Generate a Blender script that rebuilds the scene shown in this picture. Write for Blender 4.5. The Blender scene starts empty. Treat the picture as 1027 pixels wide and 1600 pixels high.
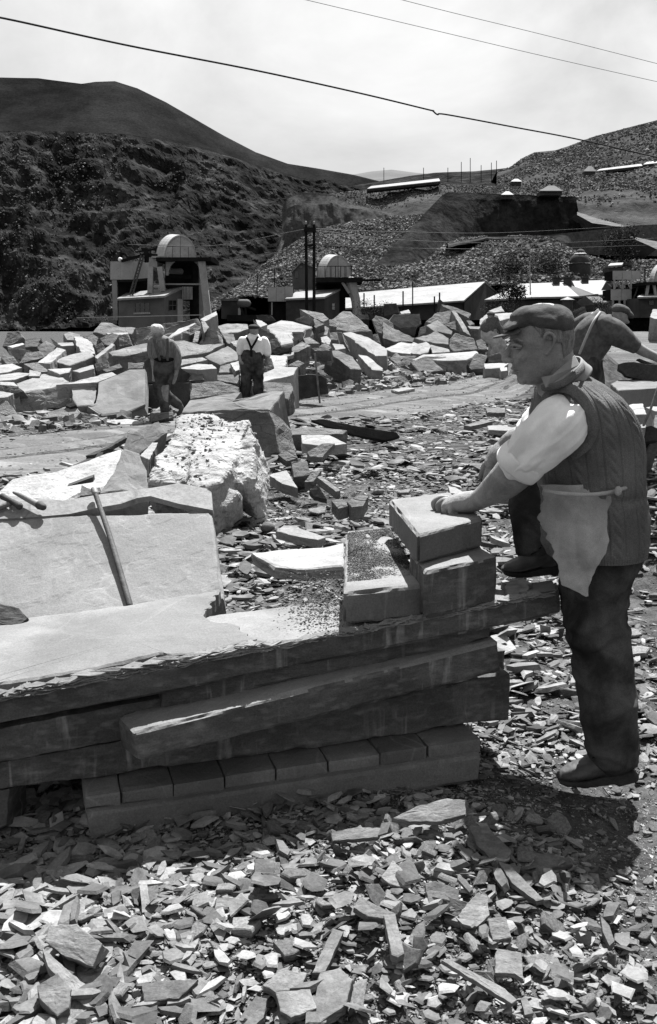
import bpy, math, random
import numpy as np
from mathutils import Vector, Matrix

random.seed(7)
rng = np.random.default_rng(7)
C = bpy.context.scene.collection
S = bpy.context.scene

# ---------------------------------------------------------------- camera, sky, sun, exposure
F = 35 / 36 * 1600.0
PITCH = math.radians(10.5)
CAM = np.array((0.0, 0.0, 1.6))
cd = bpy.data.cameras.new('camera'); cam = bpy.data.objects.new('camera', cd); C.objects.link(cam)
cd.sensor_fit = 'VERTICAL'; cd.sensor_height = 36; cd.lens = 35; cd.clip_end = 8000; cd.clip_start = .05
cam.location = CAM; cam.rotation_euler = (math.pi / 2 - PITCH, 0, 0)
S.camera = cam
SUN_EL, SUN_AZ = math.radians(62), math.radians(15)
sd = np.array((math.sin(SUN_AZ) * math.cos(SUN_EL), math.cos(SUN_AZ) * math.cos(SUN_EL), math.sin(SUN_EL)))
sl = bpy.data.lights.new('sun', 'SUN'); sun = bpy.data.objects.new('sun', sl); C.objects.link(sun)
sl.energy = 5.0; sl.angle = math.radians(.55); sl.color = (1, 1, 1)
sun.rotation_euler = Vector(sd).to_track_quat('Z', 'Y').to_euler(); sun.location = (0, 0, 40)
W = bpy.data.worlds.new('World'); S.world = W; W.use_nodes = True
nt = W.node_tree; nt.nodes.clear()
def nn(t, typ, **k):
    n = t.nodes.new(typ)
    for a, v in k.items():
        if a.startswith('i_'): n.inputs[a[2:]].default_value = v
        else: setattr(n, a, v)
    return n
sky = nn(nt, 'ShaderNodeTexSky', sky_type='NISHITA', sun_disc=False, sun_elevation=SUN_EL, sun_rotation=SUN_AZ, dust_density=3.0)
bw = nn(nt, 'ShaderNodeRGBToBW'); nt.links.new(sky.outputs[0], bw.inputs[0])
tc = nn(nt, 'ShaderNodeTexCoord'); mp = nn(nt, 'ShaderNodeMapping'); mp.inputs['Scale'].default_value = (1, 1, 1.7)
nt.links.new(tc.outputs['Generated'], mp.inputs[0])
n1 = nn(nt, 'ShaderNodeTexNoise', i_Scale=3.0, i_Detail=8.0, i_Roughness=.58, i_Distortion=.35); nt.links.new(mp.outputs[0], n1.inputs['Vector'])
rp = nn(nt, 'ShaderNodeValToRGB'); rp.color_ramp.elements[0].position = .34; rp.color_ramp.elements[1].position = .66
rp.color_ramp.elements[0].color = (3.7, 3.7, 3.7, 1); rp.color_ramp.elements[1].color = (5.9, 5.9, 5.9, 1)
nt.links.new(n1.outputs[0], rp.inputs[0])
mx = nn(nt, 'ShaderNodeMix', data_type='RGBA'); mx.inputs[0].default_value = .88
nt.links.new(bw.outputs[0], mx.inputs[6]); nt.links.new(rp.outputs[0], mx.inputs[7])
bg = nn(nt, 'ShaderNodeBackground', i_Strength=.05); nt.links.new(mx.outputs[2], bg.inputs[0])
wo = nn(nt, 'ShaderNodeOutputWorld'); nt.links.new(bg.outputs[0], wo.inputs[0])
S.view_settings.view_transform = 'Standard'; S.view_settings.look = 'None'
S.view_settings.exposure = 1.8; S.view_settings.gamma = 1; S.view_settings.use_curve_mapping = False

# ---------------------------------------------------------------- projection helpers (photo pixel + real distance -> point in the place)
cp, sp = math.cos(PITCH), math.sin(PITCH)
def ray(px, py):
    dx = (np.asarray(px, float) - 513.5) / F; v = (800 - np.asarray(py, float)) / F
    return np.stack([dx, cp + v * sp + 0 * dx, -sp + v * cp + 0 * dx], -1)
def Yp(px, py, Y):
    r = ray(px, py); return CAM + r * (np.asarray(Y, float) / r[..., 1])[..., None]
def Zp(px, py, z=0.0):
    r = ray(px, py); return CAM + r * ((z - CAM[2]) / r[..., 2])[..., None]
def PL(px, py, p0, n):
    r = ray(px, py); return CAM + r * (np.dot(np.asarray(p0) - CAM, n) / (r @ n))[..., None]
def q(o, s, pts): return [(o[0] + x / s, o[1] + y / s) for x, y in pts]

# ---------------------------------------------------------------- noise
def _h(ix, iy, iz, seed):
    n = (ix.astype(np.int64) * 374761393 + iy.astype(np.int64) * 668265263 + iz.astype(np.int64) * 2147483647 + seed * 974634777) & 0xffffffff
    n = ((n ^ (n >> 13)) * 1274126177) & 0xffffffff
    n = ((n ^ (n >> 16)) * 2246822519) & 0xffffffff
    return ((n ^ (n >> 15)) & 0xffffff) / float(0xffffff)
def vn(P, seed=0):
    P = np.asarray(P, float); i = np.floor(P); f = P - i; f = f * f * (3 - 2 * f)
    x, y, z = i[..., 0], i[..., 1], i[..., 2]; r = 0
    for a in (0, 1):
        for b in (0, 1):
            for c in (0, 1):
                w = (f[..., 0] if a else 1 - f[..., 0]) * (f[..., 1] if b else 1 - f[..., 1]) * (f[..., 2] if c else 1 - f[..., 2])
                r = r + w * _h(x + a, y + b, z + c, seed)
    return r
def fbm(P, o=4, seed=0, g=.5):
    P = np.asarray(P, float); s = 0; a = 1; t = 0
    for k in range(o):
        s = s + a * (vn(P * 2 ** k + 17.3 * k, seed + k) - .5); t += a; a *= g
    return s / t * 2

# ---------------------------------------------------------------- mesh helpers
def fast_mesh(name, V, loops, sizes, smooth=False):
    me = bpy.data.meshes.new(name); V = np.ascontiguousarray(V, np.float32)
    me.vertices.add(len(V)); me.vertices.foreach_set('co', V.ravel())
    me.loops.add(len(loops)); me.loops.foreach_set('vertex_index', np.ascontiguousarray(loops, np.int32))
    st = np.concatenate([[0], np.cumsum(sizes)[:-1]]).astype(np.int32)
    me.polygons.add(len(sizes)); me.polygons.foreach_set('loop_start', st)
    me.polygons.foreach_set('use_smooth', np.full(len(sizes), smooth))
    me.update(calc_edges=True); return me
def from_faces(name, V, Fc, smooth=False):
    loops = [i for f in Fc for i in f]; return fast_mesh(name, np.asarray(V), loops, [len(f) for f in Fc], smooth)
def tag(o, label=None, cat=None, group=None, kind=None):
    for k, v in (('label', label), ('category', cat), ('group', group), ('kind', kind)):
        if v: o[k] = v
    return o
def link(name, me, mat, parent=None, loc=(0, 0, 0), **t):
    o = bpy.data.objects.new(name, me); C.objects.link(o)
    if mat is not None and not me.materials: me.materials.append(mat)
    if parent is not None: o.parent = parent
    o.location = loc; return tag(o, **t)
def put(name, V, Fc, mat, parent=None, smooth=False, **t):
    """mesh from world coordinates; origin goes to the base centre, or the parent's origin"""
    V = np.asarray(V, float)
    if parent is not None:
        org = np.array(parent['org']) if 'org' in parent else np.array(parent.location)
    else: org = np.array((V[:, 0].mean(), V[:, 1].mean(), V[:, 2].min()))
    o = link(name, from_faces(name, V - org, Fc, smooth), mat, parent, (0, 0, 0) if parent is not None else org, **t)
    ORG[o.name] = org; return o
ORG = {}
def empty(name, loc, **t):
    o = bpy.data.objects.new(name, None); C.objects.link(o); o.location = loc; o.empty_display_size = .1; return tag(o, **t)
def sub(name, V, Fc, mat, part, smooth=False):
    """child of a part that itself has its origin at its thing's origin"""
    org = ORG[part.name]
    o = link(name, from_faces(name, np.asarray(V, float) - org, Fc, smooth), mat, part); ORG[o.name] = org; return o
def join(lst):
    V = []; Fc = []; n = 0
    for v, f in lst:
        V.append(np.asarray(v, float)); Fc += [tuple(i + n for i in x) for x in f]; n += len(v)
    return np.concatenate(V), Fc
def box(x0, x1, y0, y1, z0, z1):
    V = [(x, y, z) for z in (z0, z1) for y in (y0, y1) for x in (x0, x1)]
    return np.array(V, float), [(0, 2, 3, 1), (4, 5, 7, 6), (0, 1, 5, 4), (2, 6, 7, 3), (0, 4, 6, 2), (1, 3, 7, 5)]
def bar(a, b, w, d=None, up=(0, 0, 1)):
    a = np.asarray(a, float); b = np.asarray(b, float); d = d or w; t = b - a; t /= np.linalg.norm(t)
    u = np.cross(t, up)
    if np.linalg.norm(u) < 1e-3: u = np.cross(t, (0, 1, 0))
    u /= np.linalg.norm(u); v = np.cross(u, t)
    V = [p + u * sx * w / 2 + v * sy * d / 2 for p in (a, b) for sx, sy in ((-1, -1), (1, -1), (1, 1), (-1, 1))]
    return np.array(V), [(3, 2, 1, 0), (4, 5, 6, 7), (0, 1, 5, 4), (1, 2, 6, 5), (2, 3, 7, 6), (3, 0, 4, 7)]
def catmull(P, n):
    P = np.asarray(P, float); k = len(P)
    if k < 3: return np.array([P[0] + (P[-1] - P[0]) * t for t in np.linspace(0, 1, n)])
    Q = np.vstack([2 * P[0] - P[1], P, 2 * P[-1] - P[-2]]); out = []
    for t in np.linspace(0, k - 1 - 1e-9, n):
        i = int(t); f = t - i; a, b, c, d = Q[i:i + 4]
        out.append(.5 * ((2 * b) + (-a + c) * f + (2 * a - 5 * b + 4 * c - d) * f * f + (-a + 3 * b - 3 * c + d) * f ** 3))
    return np.array(out)
def tube(pts, rad, m=20, n=None, cap=True, ref=(0, 1, 0)):
    """loft of ellipses: pts Nx3, rad Nx2 (across the picture, along ref)"""
    pts = np.asarray(pts, float); rad = np.asarray(rad, float)
    if rad.ndim == 1: rad = np.stack([rad, rad], 1)
    A = np.hstack([pts, rad]); n = n or max(8, len(pts) * 6); A = catmull(A, n); P = A[:, :3]; R = np.maximum(A[:, 3:], 1e-4)
    T = np.gradient(P, axis=0); T /= np.linalg.norm(T, axis=1)[:, None] + 1e-12
    ref = np.asarray(ref, float); th = np.linspace(0, 2 * np.pi, m, endpoint=False); V = []
    def ring(p, t, r):
        u = np.cross(t, ref); u /= np.linalg.norm(u) + 1e-9; w = np.cross(u, t)
        return p + np.cos(th)[:, None] * u * r[0] + np.sin(th)[:, None] * w * r[1]
    rows = []
    if cap:
        for a in (80, 55, 28): c = math.radians(a); rows.append((P[0] - T[0] * R[0].min() * math.sin(c), T[0], R[0] * math.cos(c)))
    rows += [(P[i], T[i], R[i]) for i in range(n)]
    if cap:
        for a in (28, 55, 80): c = math.radians(a); rows.append((P[-1] + T[-1] * R[-1].min() * math.sin(c), T[-1], R[-1] * math.cos(c)))
    V = np.concatenate([ring(*r) for r in rows]); k = len(rows)
    Fc = [(i * m + j, i * m + (j + 1) % m, (i + 1) * m + (j + 1) % m, (i + 1) * m + j) for i in range(k - 1) for j in range(m)]
    Fc += [tuple(range(m))[::-1], tuple((k - 1) * m + j for j in range(m))]
    return V, Fc
def T(spec, m=20, n=None, cap=True, ref=(0, 1, 0)):
    """tube from (px, py, Y, r_px[, depth ratio]) knots"""
    P = [Yp(s[0], s[1], s[2]) for s in spec]; R = []
    for s in spec:
        k = s[2] / F * 1.02; R.append((s[3] * k, s[3] * k * (s[4] if len(s) > 4 else 1)))
    return tube(P, R, m, n, cap, ref)
def ball(c, r, m=20, k=12, rot=None):
    c = np.asarray(c, float); r = np.asarray(r, float) * np.ones(3)
    th = np.linspace(0, 2 * np.pi, m, endpoint=False); V = [(0, 0, -1)]
    for a in np.linspace(-np.pi / 2, np.pi / 2, k + 1)[1:-1]:
        V += [(math.cos(a) * math.cos(t), math.cos(a) * math.sin(t), math.sin(a)) for t in th]
    V.append((0, 0, 1)); V = np.array(V) * r
    if rot is not None: V = V @ np.asarray(rot).T
    Fc = [(0, 1 + (j + 1) % m, 1 + j) for j in range(m)]
    for i in range(k - 2): Fc += [(1 + i * m + j, 1 + i * m + (j + 1) % m, 1 + (i + 1) * m + (j + 1) % m, 1 + (i + 1) * m + j) for j in range(m)]
    L = len(V) - 1; b = 1 + (k - 2) * m; Fc += [(b + j, b + (j + 1) % m, L) for j in range(m)]
    return V + c, Fc
def fuse(lst, voxel, smooth=4, fac=.5):
    V, Fc = join(lst); me = from_faces('tmp', V, Fc); o = bpy.data.objects.new('tmp', me); C.objects.link(o)
    m = o.modifiers.new('r', 'REMESH'); m.mode = 'VOXEL'; m.voxel_size = voxel
    if smooth: s = o.modifiers.new('s', 'SMOOTH'); s.iterations = smooth; s.factor = fac
    dg = bpy.context.evaluated_depsgraph_get(); dg.update(); ev = o.evaluated_get(dg); em = ev.to_mesh()
    n = len(em.vertices); co = np.empty(n * 3, np.float32); em.vertices.foreach_get('co', co)
    nr = np.empty(n * 3, np.float32); em.vertices.foreach_get('normal', nr)
    L = np.empty(len(em.loops), np.int32); em.loops.foreach_get('vertex_index', L)
    sz = np.empty(len(em.polygons), np.int32); em.polygons.foreach_get('loop_total', sz)
    ev.to_mesh_clear(); bpy.data.objects.remove(o); bpy.data.meshes.remove(me)
    return co.reshape(-1, 3).astype(float), nr.reshape(-1, 3).astype(float), L, sz
def putraw(name, V, L, sz, mat, parent=None, smooth=True, **t):
    org = np.array(parent.location) if parent is not None else np.array((V[:, 0].mean(), V[:, 1].mean(), V[:, 2].min()))
    if parent is not None and parent.name in ORG: org = ORG[parent.name]
    o = link(name, fast_mesh(name, V - org, L, sz, smooth), mat, parent, (0, 0, 0) if parent is not None else org, **t)
    ORG[o.name] = org; return o

# ---------------------------------------------------------------- materials (black and white photograph: all greys)
def mat(name, lo, hi=None, scale=3.0, grain=90.0, gamt=.25, bump=.35, bscale=25.0, rnd=.0, isl=.0, vein=0.0, stretch=None, streak=0.0, rough=.85, spec=.10, dist=.02, spots=0.0, crack=0.0, mid=0.0, scrape=0.0):
    hi = hi if hi is not None else lo * 1.5
    lo *= .63; hi *= .63
    m = bpy.data.materials.new(name); m.use_nodes = True; t = m.node_tree; t.nodes.clear(); Lk = t.links.new
    out = nn(t, 'ShaderNodeOutputMaterial'); b = nn(t, 'ShaderNodeBsdfPrincipled', i_Roughness=rough)
    b.inputs['Specular IOR Level'].default_value = spec; Lk(b.outputs[0], out.inputs[0])
    tc = nn(t, 'ShaderNodeTexCoord'); vec = tc.outputs['Object']
    oi = nn(t, 'ShaderNodeObjectInfo'); add = nn(t, 'ShaderNodeVectorMath', operation='MULTIPLY_ADD')
    Lk(oi.outputs['Random'], add.inputs[0]); add.inputs[1].default_value = (37, 19, 53); Lk(vec, add.inputs[2]); vec = add.outputs[0]
    if stretch:
        mp = nn(t, 'ShaderNodeMapping'); mp.inputs['Scale'].default_value = stretch; Lk(vec, mp.inputs[0]); sv = mp.outputs[0]
    else: sv = vec
    a = nn(t, 'ShaderNodeTexNoise', i_Scale=scale, i_Detail=6.0, i_Roughness=.6, i_Distortion=.4); Lk(sv, a.inputs['Vector'])
    r = nn(t, 'ShaderNodeMapRange', interpolation_type='SMOOTHSTEP'); Lk(a.outputs[0], r.inputs[0])
    for k, v in zip((1, 2, 3, 4), (.33, .67, lo, hi)): r.inputs[k].default_value = v
    cur = r.outputs[0]
    def math_(op, x, y):
        n = nn(t, 'ShaderNodeMath', operation=op)
        for i, s in enumerate((x, y)):
            if isinstance(s, (int, float)): n.inputs[i].default_value = s
            else: Lk(s, n.inputs[i])
        return n.outputs[0]
    g = nn(t, 'ShaderNodeTexNoise', i_Scale=grain, i_Detail=3.0, i_Roughness=.7); Lk(vec, g.inputs['Vector'])
    cur = math_('MULTIPLY', cur, math_('ADD', 1 - gamt * 2, math_('MULTIPLY', g.outputs[0], gamt * 4)))
    if rnd: cur = math_('MULTIPLY', cur, math_('ADD', 1 - rnd, math_('MULTIPLY', oi.outputs['Random'], 2 * rnd)))
    if isl:
        ge = nn(t, 'ShaderNodeNewGeometry'); p = math_('POWER', ge.outputs['Random Per Island'], 1.3)
        cur = math_('MULTIPLY', cur, math_('ADD', 1 - isl, math_('MULTIPLY', p, 2.2 * isl)))
    if vein:
        v = nn(t, 'ShaderNodeTexNoise', i_Scale=scale * .55, i_Detail=3.0, i_Distortion=1.2); Lk(sv, v.inputs['Vector'])
        e = math_('ABSOLUTE', math_('SUBTRACT', v.outputs[0], .5), 0); k = nn(t, 'ShaderNodeMapRange'); Lk(e, k.inputs[0])
        for i, x in zip((1, 2, 3, 4), (0, .006, vein * .55, 0)): k.inputs[i].default_value = x
        cur = math_('ADD', cur, k.outputs[0])
    if streak:
        w = nn(t, 'ShaderNodeTexNoise', i_Scale=scale * 5, i_Detail=4.0); Lk(sv, w.inputs['Vector'])
        k = nn(t, 'ShaderNodeMapRange'); Lk(w.outputs[0], k.inputs[0])
        for i, x in zip((1, 2, 3, 4), (.52, .75, 0, streak)): k.inputs[i].default_value = x
        cur = math_('ADD', cur, k.outputs[0])
    cbump = None
    if scrape:
        sm = nn(t, 'ShaderNodeMapping'); sm.inputs['Scale'].default_value = (14, 14, 1.6); sm.inputs['Rotation'].default_value = (0, .25, 0); Lk(vec, sm.inputs[0])
        w = nn(t, 'ShaderNodeTexNoise', i_Scale=2.2, i_Detail=5.0, i_Distortion=.6); Lk(sm.outputs[0], w.inputs['Vector'])
        k = nn(t, 'ShaderNodeMapRange'); Lk(w.outputs[0], k.inputs[0])
        for i, x in zip((1, 2, 3, 4), (.55, .72, 0, scrape)): k.inputs[i].default_value = x
        w2 = nn(t, 'ShaderNodeTexNoise', i_Scale=4.0, i_Detail=2.0); Lk(vec, w2.inputs['Vector']); k2 = nn(t, 'ShaderNodeMapRange'); Lk(w2.outputs[0], k2.inputs[0])
        for i, x in zip((1, 2, 3, 4), (.46, .6, 0, 1)): k2.inputs[i].default_value = x
        cur = math_('ADD', cur, math_('MULTIPLY', k.outputs[0], k2.outputs[0]))
    if mid:
        w = nn(t, 'ShaderNodeTexNoise', i_Scale=scale * 4.3, i_Detail=7.0, i_Roughness=.7); Lk(sv, w.inputs['Vector'])
        cur = math_('MULTIPLY', cur, math_('ADD', 1 - mid, math_('MULTIPLY', w.outputs[0], 2 * mid)))
    if crack:
        dn = nn(t, 'ShaderNodeTexNoise', i_Scale=scale * 1.5, i_Detail=4.0); Lk(sv, dn.inputs['Vector'])
        dm = nn(t, 'ShaderNodeVectorMath', operation='MULTIPLY_ADD'); Lk(dn.outputs['Color'], dm.inputs[0]); dm.inputs[1].default_value = (.9 / scale,) * 3; Lk(sv, dm.inputs[2])
        vo = nn(t, 'ShaderNodeTexVoronoi', feature='DISTANCE_TO_EDGE', i_Scale=scale * 1.1); Lk(dm.outputs[0], vo.inputs['Vector'])
        k = nn(t, 'ShaderNodeMapRange'); Lk(vo.outputs['Distance'], k.inputs[0])
        for i, x in zip((1, 2, 3, 4), (0, .018, 1 - crack, 1)): k.inputs[i].default_value = x
        cur = math_('MULTIPLY', cur, k.outputs[0]); cbump = k.outputs[0]
    if spots:
        w = nn(t, 'ShaderNodeTexNoise', i_Scale=scale * 9, i_Detail=2.0); Lk(vec, w.inputs['Vector'])
        k = nn(t, 'ShaderNodeMapRange'); Lk(w.outputs[0], k.inputs[0])
        for i, x in zip((1, 2, 3, 4), (.62, .68, 1, 1 - spots)): k.inputs[i].default_value = x
        cur = math_('MULTIPLY', cur, k.outputs[0])
    cb = nn(t, 'ShaderNodeCombineColor')
    for i in range(3): Lk(cur, cb.inputs[i])
    Lk(cb.outputs[0], b.inputs['Base Color'])
    if bump:
        n2 = nn(t, 'ShaderNodeTexNoise', i_Scale=bscale, i_Detail=8.0, i_Roughness=.65); Lk(sv, n2.inputs['Vector'])
        bp = nn(t, 'ShaderNodeBump', i_Strength=bump, i_Distance=dist); Lk(math_('ADD', n2.outputs[0], math_('MULTIPLY', cbump, .5)) if cbump else n2.outputs[0], bp.inputs['Height']); Lk(bp.outputs[0], b.inputs['Normal'])
    return m
M = dict(
 slab=mat('fresh_slate', .15, .25, 1.6, 160, .25, .6, 14, vein=.03, rnd=.08, stretch=(1, 1, 1.6), dist=.012, mid=.2),
 slab2=mat('grey_slate', .13, .20, 1.6, 160, .26, .7, 14, vein=.06, rnd=.08, dist=.012, mid=.3, crack=.08, scrape=.05),
 lean=mat('split_slate', .19, .26, 1.6, 160, .26, .5, 14, vein=.05, rnd=.0, dist=.012, mid=.15, scrape=.03),
 side=mat('shaded_sawn_slate', .07, .125, 3.2, 170, .3, .9, 12, stretch=(1, 1, 2.6), streak=.05, rnd=.12, dist=.012, mid=.45, scrape=.12),  # shade of the stack's sides put into the dark base, plus saw streaks
 dusty=mat('gritty_slate', .07, .17, 14, 200, .5, 1.0, 60, rnd=.1, dist=.01),
 rubble=mat('rubble_slate', .11, .235, 6, 120, .25, .6, 30, isl=.55, dist=.01),
 rub_dark=mat('dark_grit', .05, .12, 6, 120, .25, 0, isl=.7),
 rub1=mat('fragment_slate', .11, .21, 6, 150, .25, .6, 25, rnd=.38, stretch=(1, 1, 4), streak=.04, dist=.008, mid=.35),
 soil=mat('dark_soil', .045, .11, 5, 60, .5, 1.0, 40, dist=.02, spec=0.0),
 earth=mat('packed_earth', .10, .15, .8, 30, .35, .6, 12, stretch=(.35, 1, 1), dist=.03, streak=.06, spec=0.0),
 rock=mat('block_slate', .12, .22, 1.1, 60, .3, 1.0, 5, rnd=.22, stretch=(1, 1, 2.2), vein=.05, dist=.04, mid=.5, crack=.3),
 white=mat('pale_rock', .26, .40, 1.6, 60, .3, .9, 7, spots=.35, dist=.04, rnd=.05, mid=.4, crack=.12),
 bright=mat('pale_slate', .22, .31, 1.1, 60, .22, .5, 5, rnd=.12, dist=.03, mid=.4, crack=.3),
 darkrock=mat('dark_slate', .04, .075, 1.4, 60, .3, .7, 6, rnd=.2, dist=.03, spec=0.0, mid=.5),
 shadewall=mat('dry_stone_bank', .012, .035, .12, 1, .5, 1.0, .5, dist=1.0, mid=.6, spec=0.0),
 hillgrass=mat('moor_grass', .011, .027, .012, .5, .35, .6, .08, dist=2, spec=0.0, mid=.5),
 cliff=mat('quarry_rock', .010, .034, .03, .6, .45, 1.0, .15, dist=3, streak=.03, stretch=(1, 1, .4), spec=0.0, mid=.6),
 scree=mat('scree', .035, .085, .05, .5, .4, 1.0, .5, dist=1.0, spec=0.0),
 screeb=mat('scree_block', .09, .19, .2, 1, .3, 0, isl=.6, spec=0.0),
 cliffb=mat('cliff_block', .08, .17, .2, 1, .3, 0, isl=.7, spec=0.0),
 farhill=mat('hazed_moor', .13, .16, .01, .3, .15, 0, spec=0.0),  # distance haze put into the colour as a paler grey
 skin=mat('skin', .18, .30, 14, 260, .25, .9, 110, rough=.6, spec=.3, dist=.003),
 cap=mat('tweed', .055, .11, 10, 330, .35, .4, 200, rough=.95, dist=.003),
 darkcap=mat('dark_tweed', .03, .04, 10, 330, .3, 0),
 hair=mat('grey_hair', .10, .28, 60, 400, .4, 1.0, 160, stretch=(1, 1, .3), dist=.004),
 whair=mat('white_hair', .4, .6, 60, 100, .2, .6, 60, dist=.01),
 shirt=mat('shirt_cloth', .78, .98, 5, 300, .08, .2, 60, rough=.9, dist=.003),
 collar=mat('collar_cloth', .22, .30, 5, 300, .12, .2, 60, rough=.9, dist=.003),
 stripe=mat('work_shirt', .12, .24, 20, 300, .12, .3, 30, stretch=(3, 3, .3), dist=.01),
 dshirt=mat('dark_shirt', .07, .12, 20, 300, .12, .3, 30, dist=.01),
 knit=mat('knit_wool', .13, .20, 6, 300, .45, 1.0, 230, rough=1, dist=.006, spec=0.0),
 sack=mat('sacking', .30, .46, 7, 420, .3, .6, 330, rough=1, dist=.003),
 trouser=mat('trouser_cloth', .03, .10, 6, 260, .3, .3, 60, rough=.95, dist=.004, spec=0.0),
 boot=mat('boot_leather', .03, .055, 14, 200, .3, .3, 40, rough=.6, spec=.5, dist=.003),
 sole=mat('boot_sole', .03, .05, 14, 200, .3, .3, 40),
 iron=mat('iron_bar', .035, .075, 8, 200, .3, .3, 60, rough=.7, spec=.2),
 steelhi=mat('worn_steel', .16, .26, 8, 200, .2, .2, 60, rough=.6, spec=.3),
 wood=mat('tool_wood', .12, .2, 10, 100, .2, .3, 60),
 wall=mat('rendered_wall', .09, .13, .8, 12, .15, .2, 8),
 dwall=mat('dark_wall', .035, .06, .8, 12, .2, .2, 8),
 metal=mat('sheet_metal', .30, .38, .6, 12, .1, .1, 8, rough=.6, spots=.2),
 dome=mat('painted_sheet', .32, .44, .9, 10, .15, 0, rough=.5, spots=.3),
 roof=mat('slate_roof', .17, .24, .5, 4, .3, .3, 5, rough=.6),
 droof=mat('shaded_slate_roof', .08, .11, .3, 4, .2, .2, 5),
 conc=mat('weathered_concrete', .26, .36, .8, 10, .2, .2, 8),
 black=mat('tarred_timber', .012, .02, 2, 30, .2, 0, spec=0.0),
 glass=mat('dark_glass', .01, .012, 2, 30, .1, 0, rough=.15, spec=.5),
 leaf=mat('foliage', .03, .07, 1.5, 10, .3, 0, isl=.4, spec=0.0),
 bark=mat('bark', .03, .05, 3, 30, .2, 0),
 cable=mat('cable', .02, .03, 3, 30, .1, 0),
)

# ---------------------------------------------------------------- ground
fx = np.array([Zp(p, y)[0] for p, y in ((-400, 700), (0, 684), (200, 664), (430, 632), (600, 612), (700, 600), (800, 575), (900, 545), (1150, 512))])
fy = np.array([Zp(p, y)[1] for p, y in ((-400, 700), (0, 684), (200, 664), (430, 632), (600, 612), (700, 600), (800, 575), (900, 545), (1150, 512))])
nx_ = np.array([Zp(p, y)[0] for p, y in ((-600, 810), (0, 757), (110, 735), (230, 700), (430, 672), (600, 656), (690, 641), (800, 626), (900, 612), (1200, 590))])
ny_ = np.array([Zp(p, y)[1] for p, y in ((-600, 810), (0, 757), (110, 735), (230, 700), (430, 672), (600, 656), (690, 641), (800, 626), (900, 612), (1200, 590))])
def road_far(x): return np.interp(x, fx, fy)
def road_near(x): return np.interp(x, nx_, ny_)
def on_road(x, y): return (y > road_near(x) + .1) & (y < road_far(x) - .1)
def sst(a, b, x): t = np.clip((x - a) / (b - a), 0, 1); return t * t * (3 - 2 * t)
def gz(x, y):
    x = np.asarray(x, float); y = np.asarray(y, float)
    P = np.stack([x, y, 0 * x], -1)
    z = .05 * fbm(P * .9, 3, 5) + .02 * fbm(P * 5, 2, 9)
    z = z * (1 - .7 * on_road(x, y))
    z = z + .10 * np.exp(-((x - .35) / .38) ** 2 - ((y - 2.62) / .33) ** 2)
    z = z + .07 * np.exp(-((x + .3) / .5) ** 2 - ((y - 2.35) / .3) ** 2) - .03 * np.exp(-((x - 1.1) / .3) ** 2 - ((y - 3.2) / .4) ** 2)
    edge = road_far(x) + 1.6
    m = sst(edge + 1, edge + 10, y) * (1 - sst(edge + 16, edge + 28, y)) * (1 - sst(6.3, 8.5, x))
    z = z + m * (.62 + .25 * fbm(P * .25, 3, 3))
    z = z + 1.35 * sst(23, 33, y) * sst(5.5, 8, x) * (1 - sst(58, 85, y)) + 1.35 * np.exp(-((x - 6.1) / 1.2) ** 2 - ((y - 25) / 2.4) ** 2)
    z = z + .6 * sst(1.55, 2.5, x) * sst(5.4, 6.8, y) * (1 - sst(10.6, 13, y))
    return z
xs = np.sinh(np.linspace(-1, 1, 330) * 7.2) / math.sinh(7.2) * 2600; xs = np.sort(np.concatenate([xs, np.linspace(-4, 4, 90)]))
ys = np.concatenate([np.linspace(-60, 0, 8), np.linspace(.5, 6, 130), np.geomspace(6.05, 60, 170), np.geomspace(62, 3200, 50)])
X, Yg = np.meshgrid(xs, ys); V = np.stack([X, Yg, gz(X, Yg)], -1).reshape(-1, 3)
nxg = len(xs); i = np.arange(len(ys) - 1)[:, None] * nxg + np.arange(nxg - 1)[None]
L = np.stack([i, i + 1, i + nxg + 1, i + nxg], -1).reshape(-1)
link('ground', fast_mesh('ground', V, L, np.full(len(L) // 4, 4), True), M['soil'], kind='structure')
# road: worn sheet 1-2 cm proud of the ground with wheel ruts
rx = np.concatenate([np.linspace(-9, 16, 260)]); rt = np.linspace(0, 1, 46)
RX, RT = np.meshgrid(rx, rt); nz = fbm(np.stack([RX * 1.5, RT * 0 + 3, RT * 0], -1), 3, 4) * .35; nz2 = fbm(np.stack([RX * 1.2, RT * 0 + 9, RT * 0], -1), 3, 8) * .5
RY = (road_near(RX) + nz) * (1 - RT) + (road_far(RX) + nz2) * RT
RZ = gz(RX, RY) + .02 + .03 * np.sin(RT * 26 + fbm(np.stack([RX * .5, RT * 4, RT * 0], -1), 2, 2) * 2) * np.sin(RT * math.pi) - .035 * ((RT < .02) | (RT > .98))
k = len(rx); i = np.arange(len(rt) - 1)[:, None] * k + np.arange(k - 1)[None]
L = np.stack([i, i + 1, i + k + 1, i + k], -1).reshape(-1)
link('road', fast_mesh('road', np.stack([RX, RY, RZ], -1).reshape(-1, 3), L, np.full(len(L) // 4, 4), True), M['earth'], kind='structure')

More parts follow.
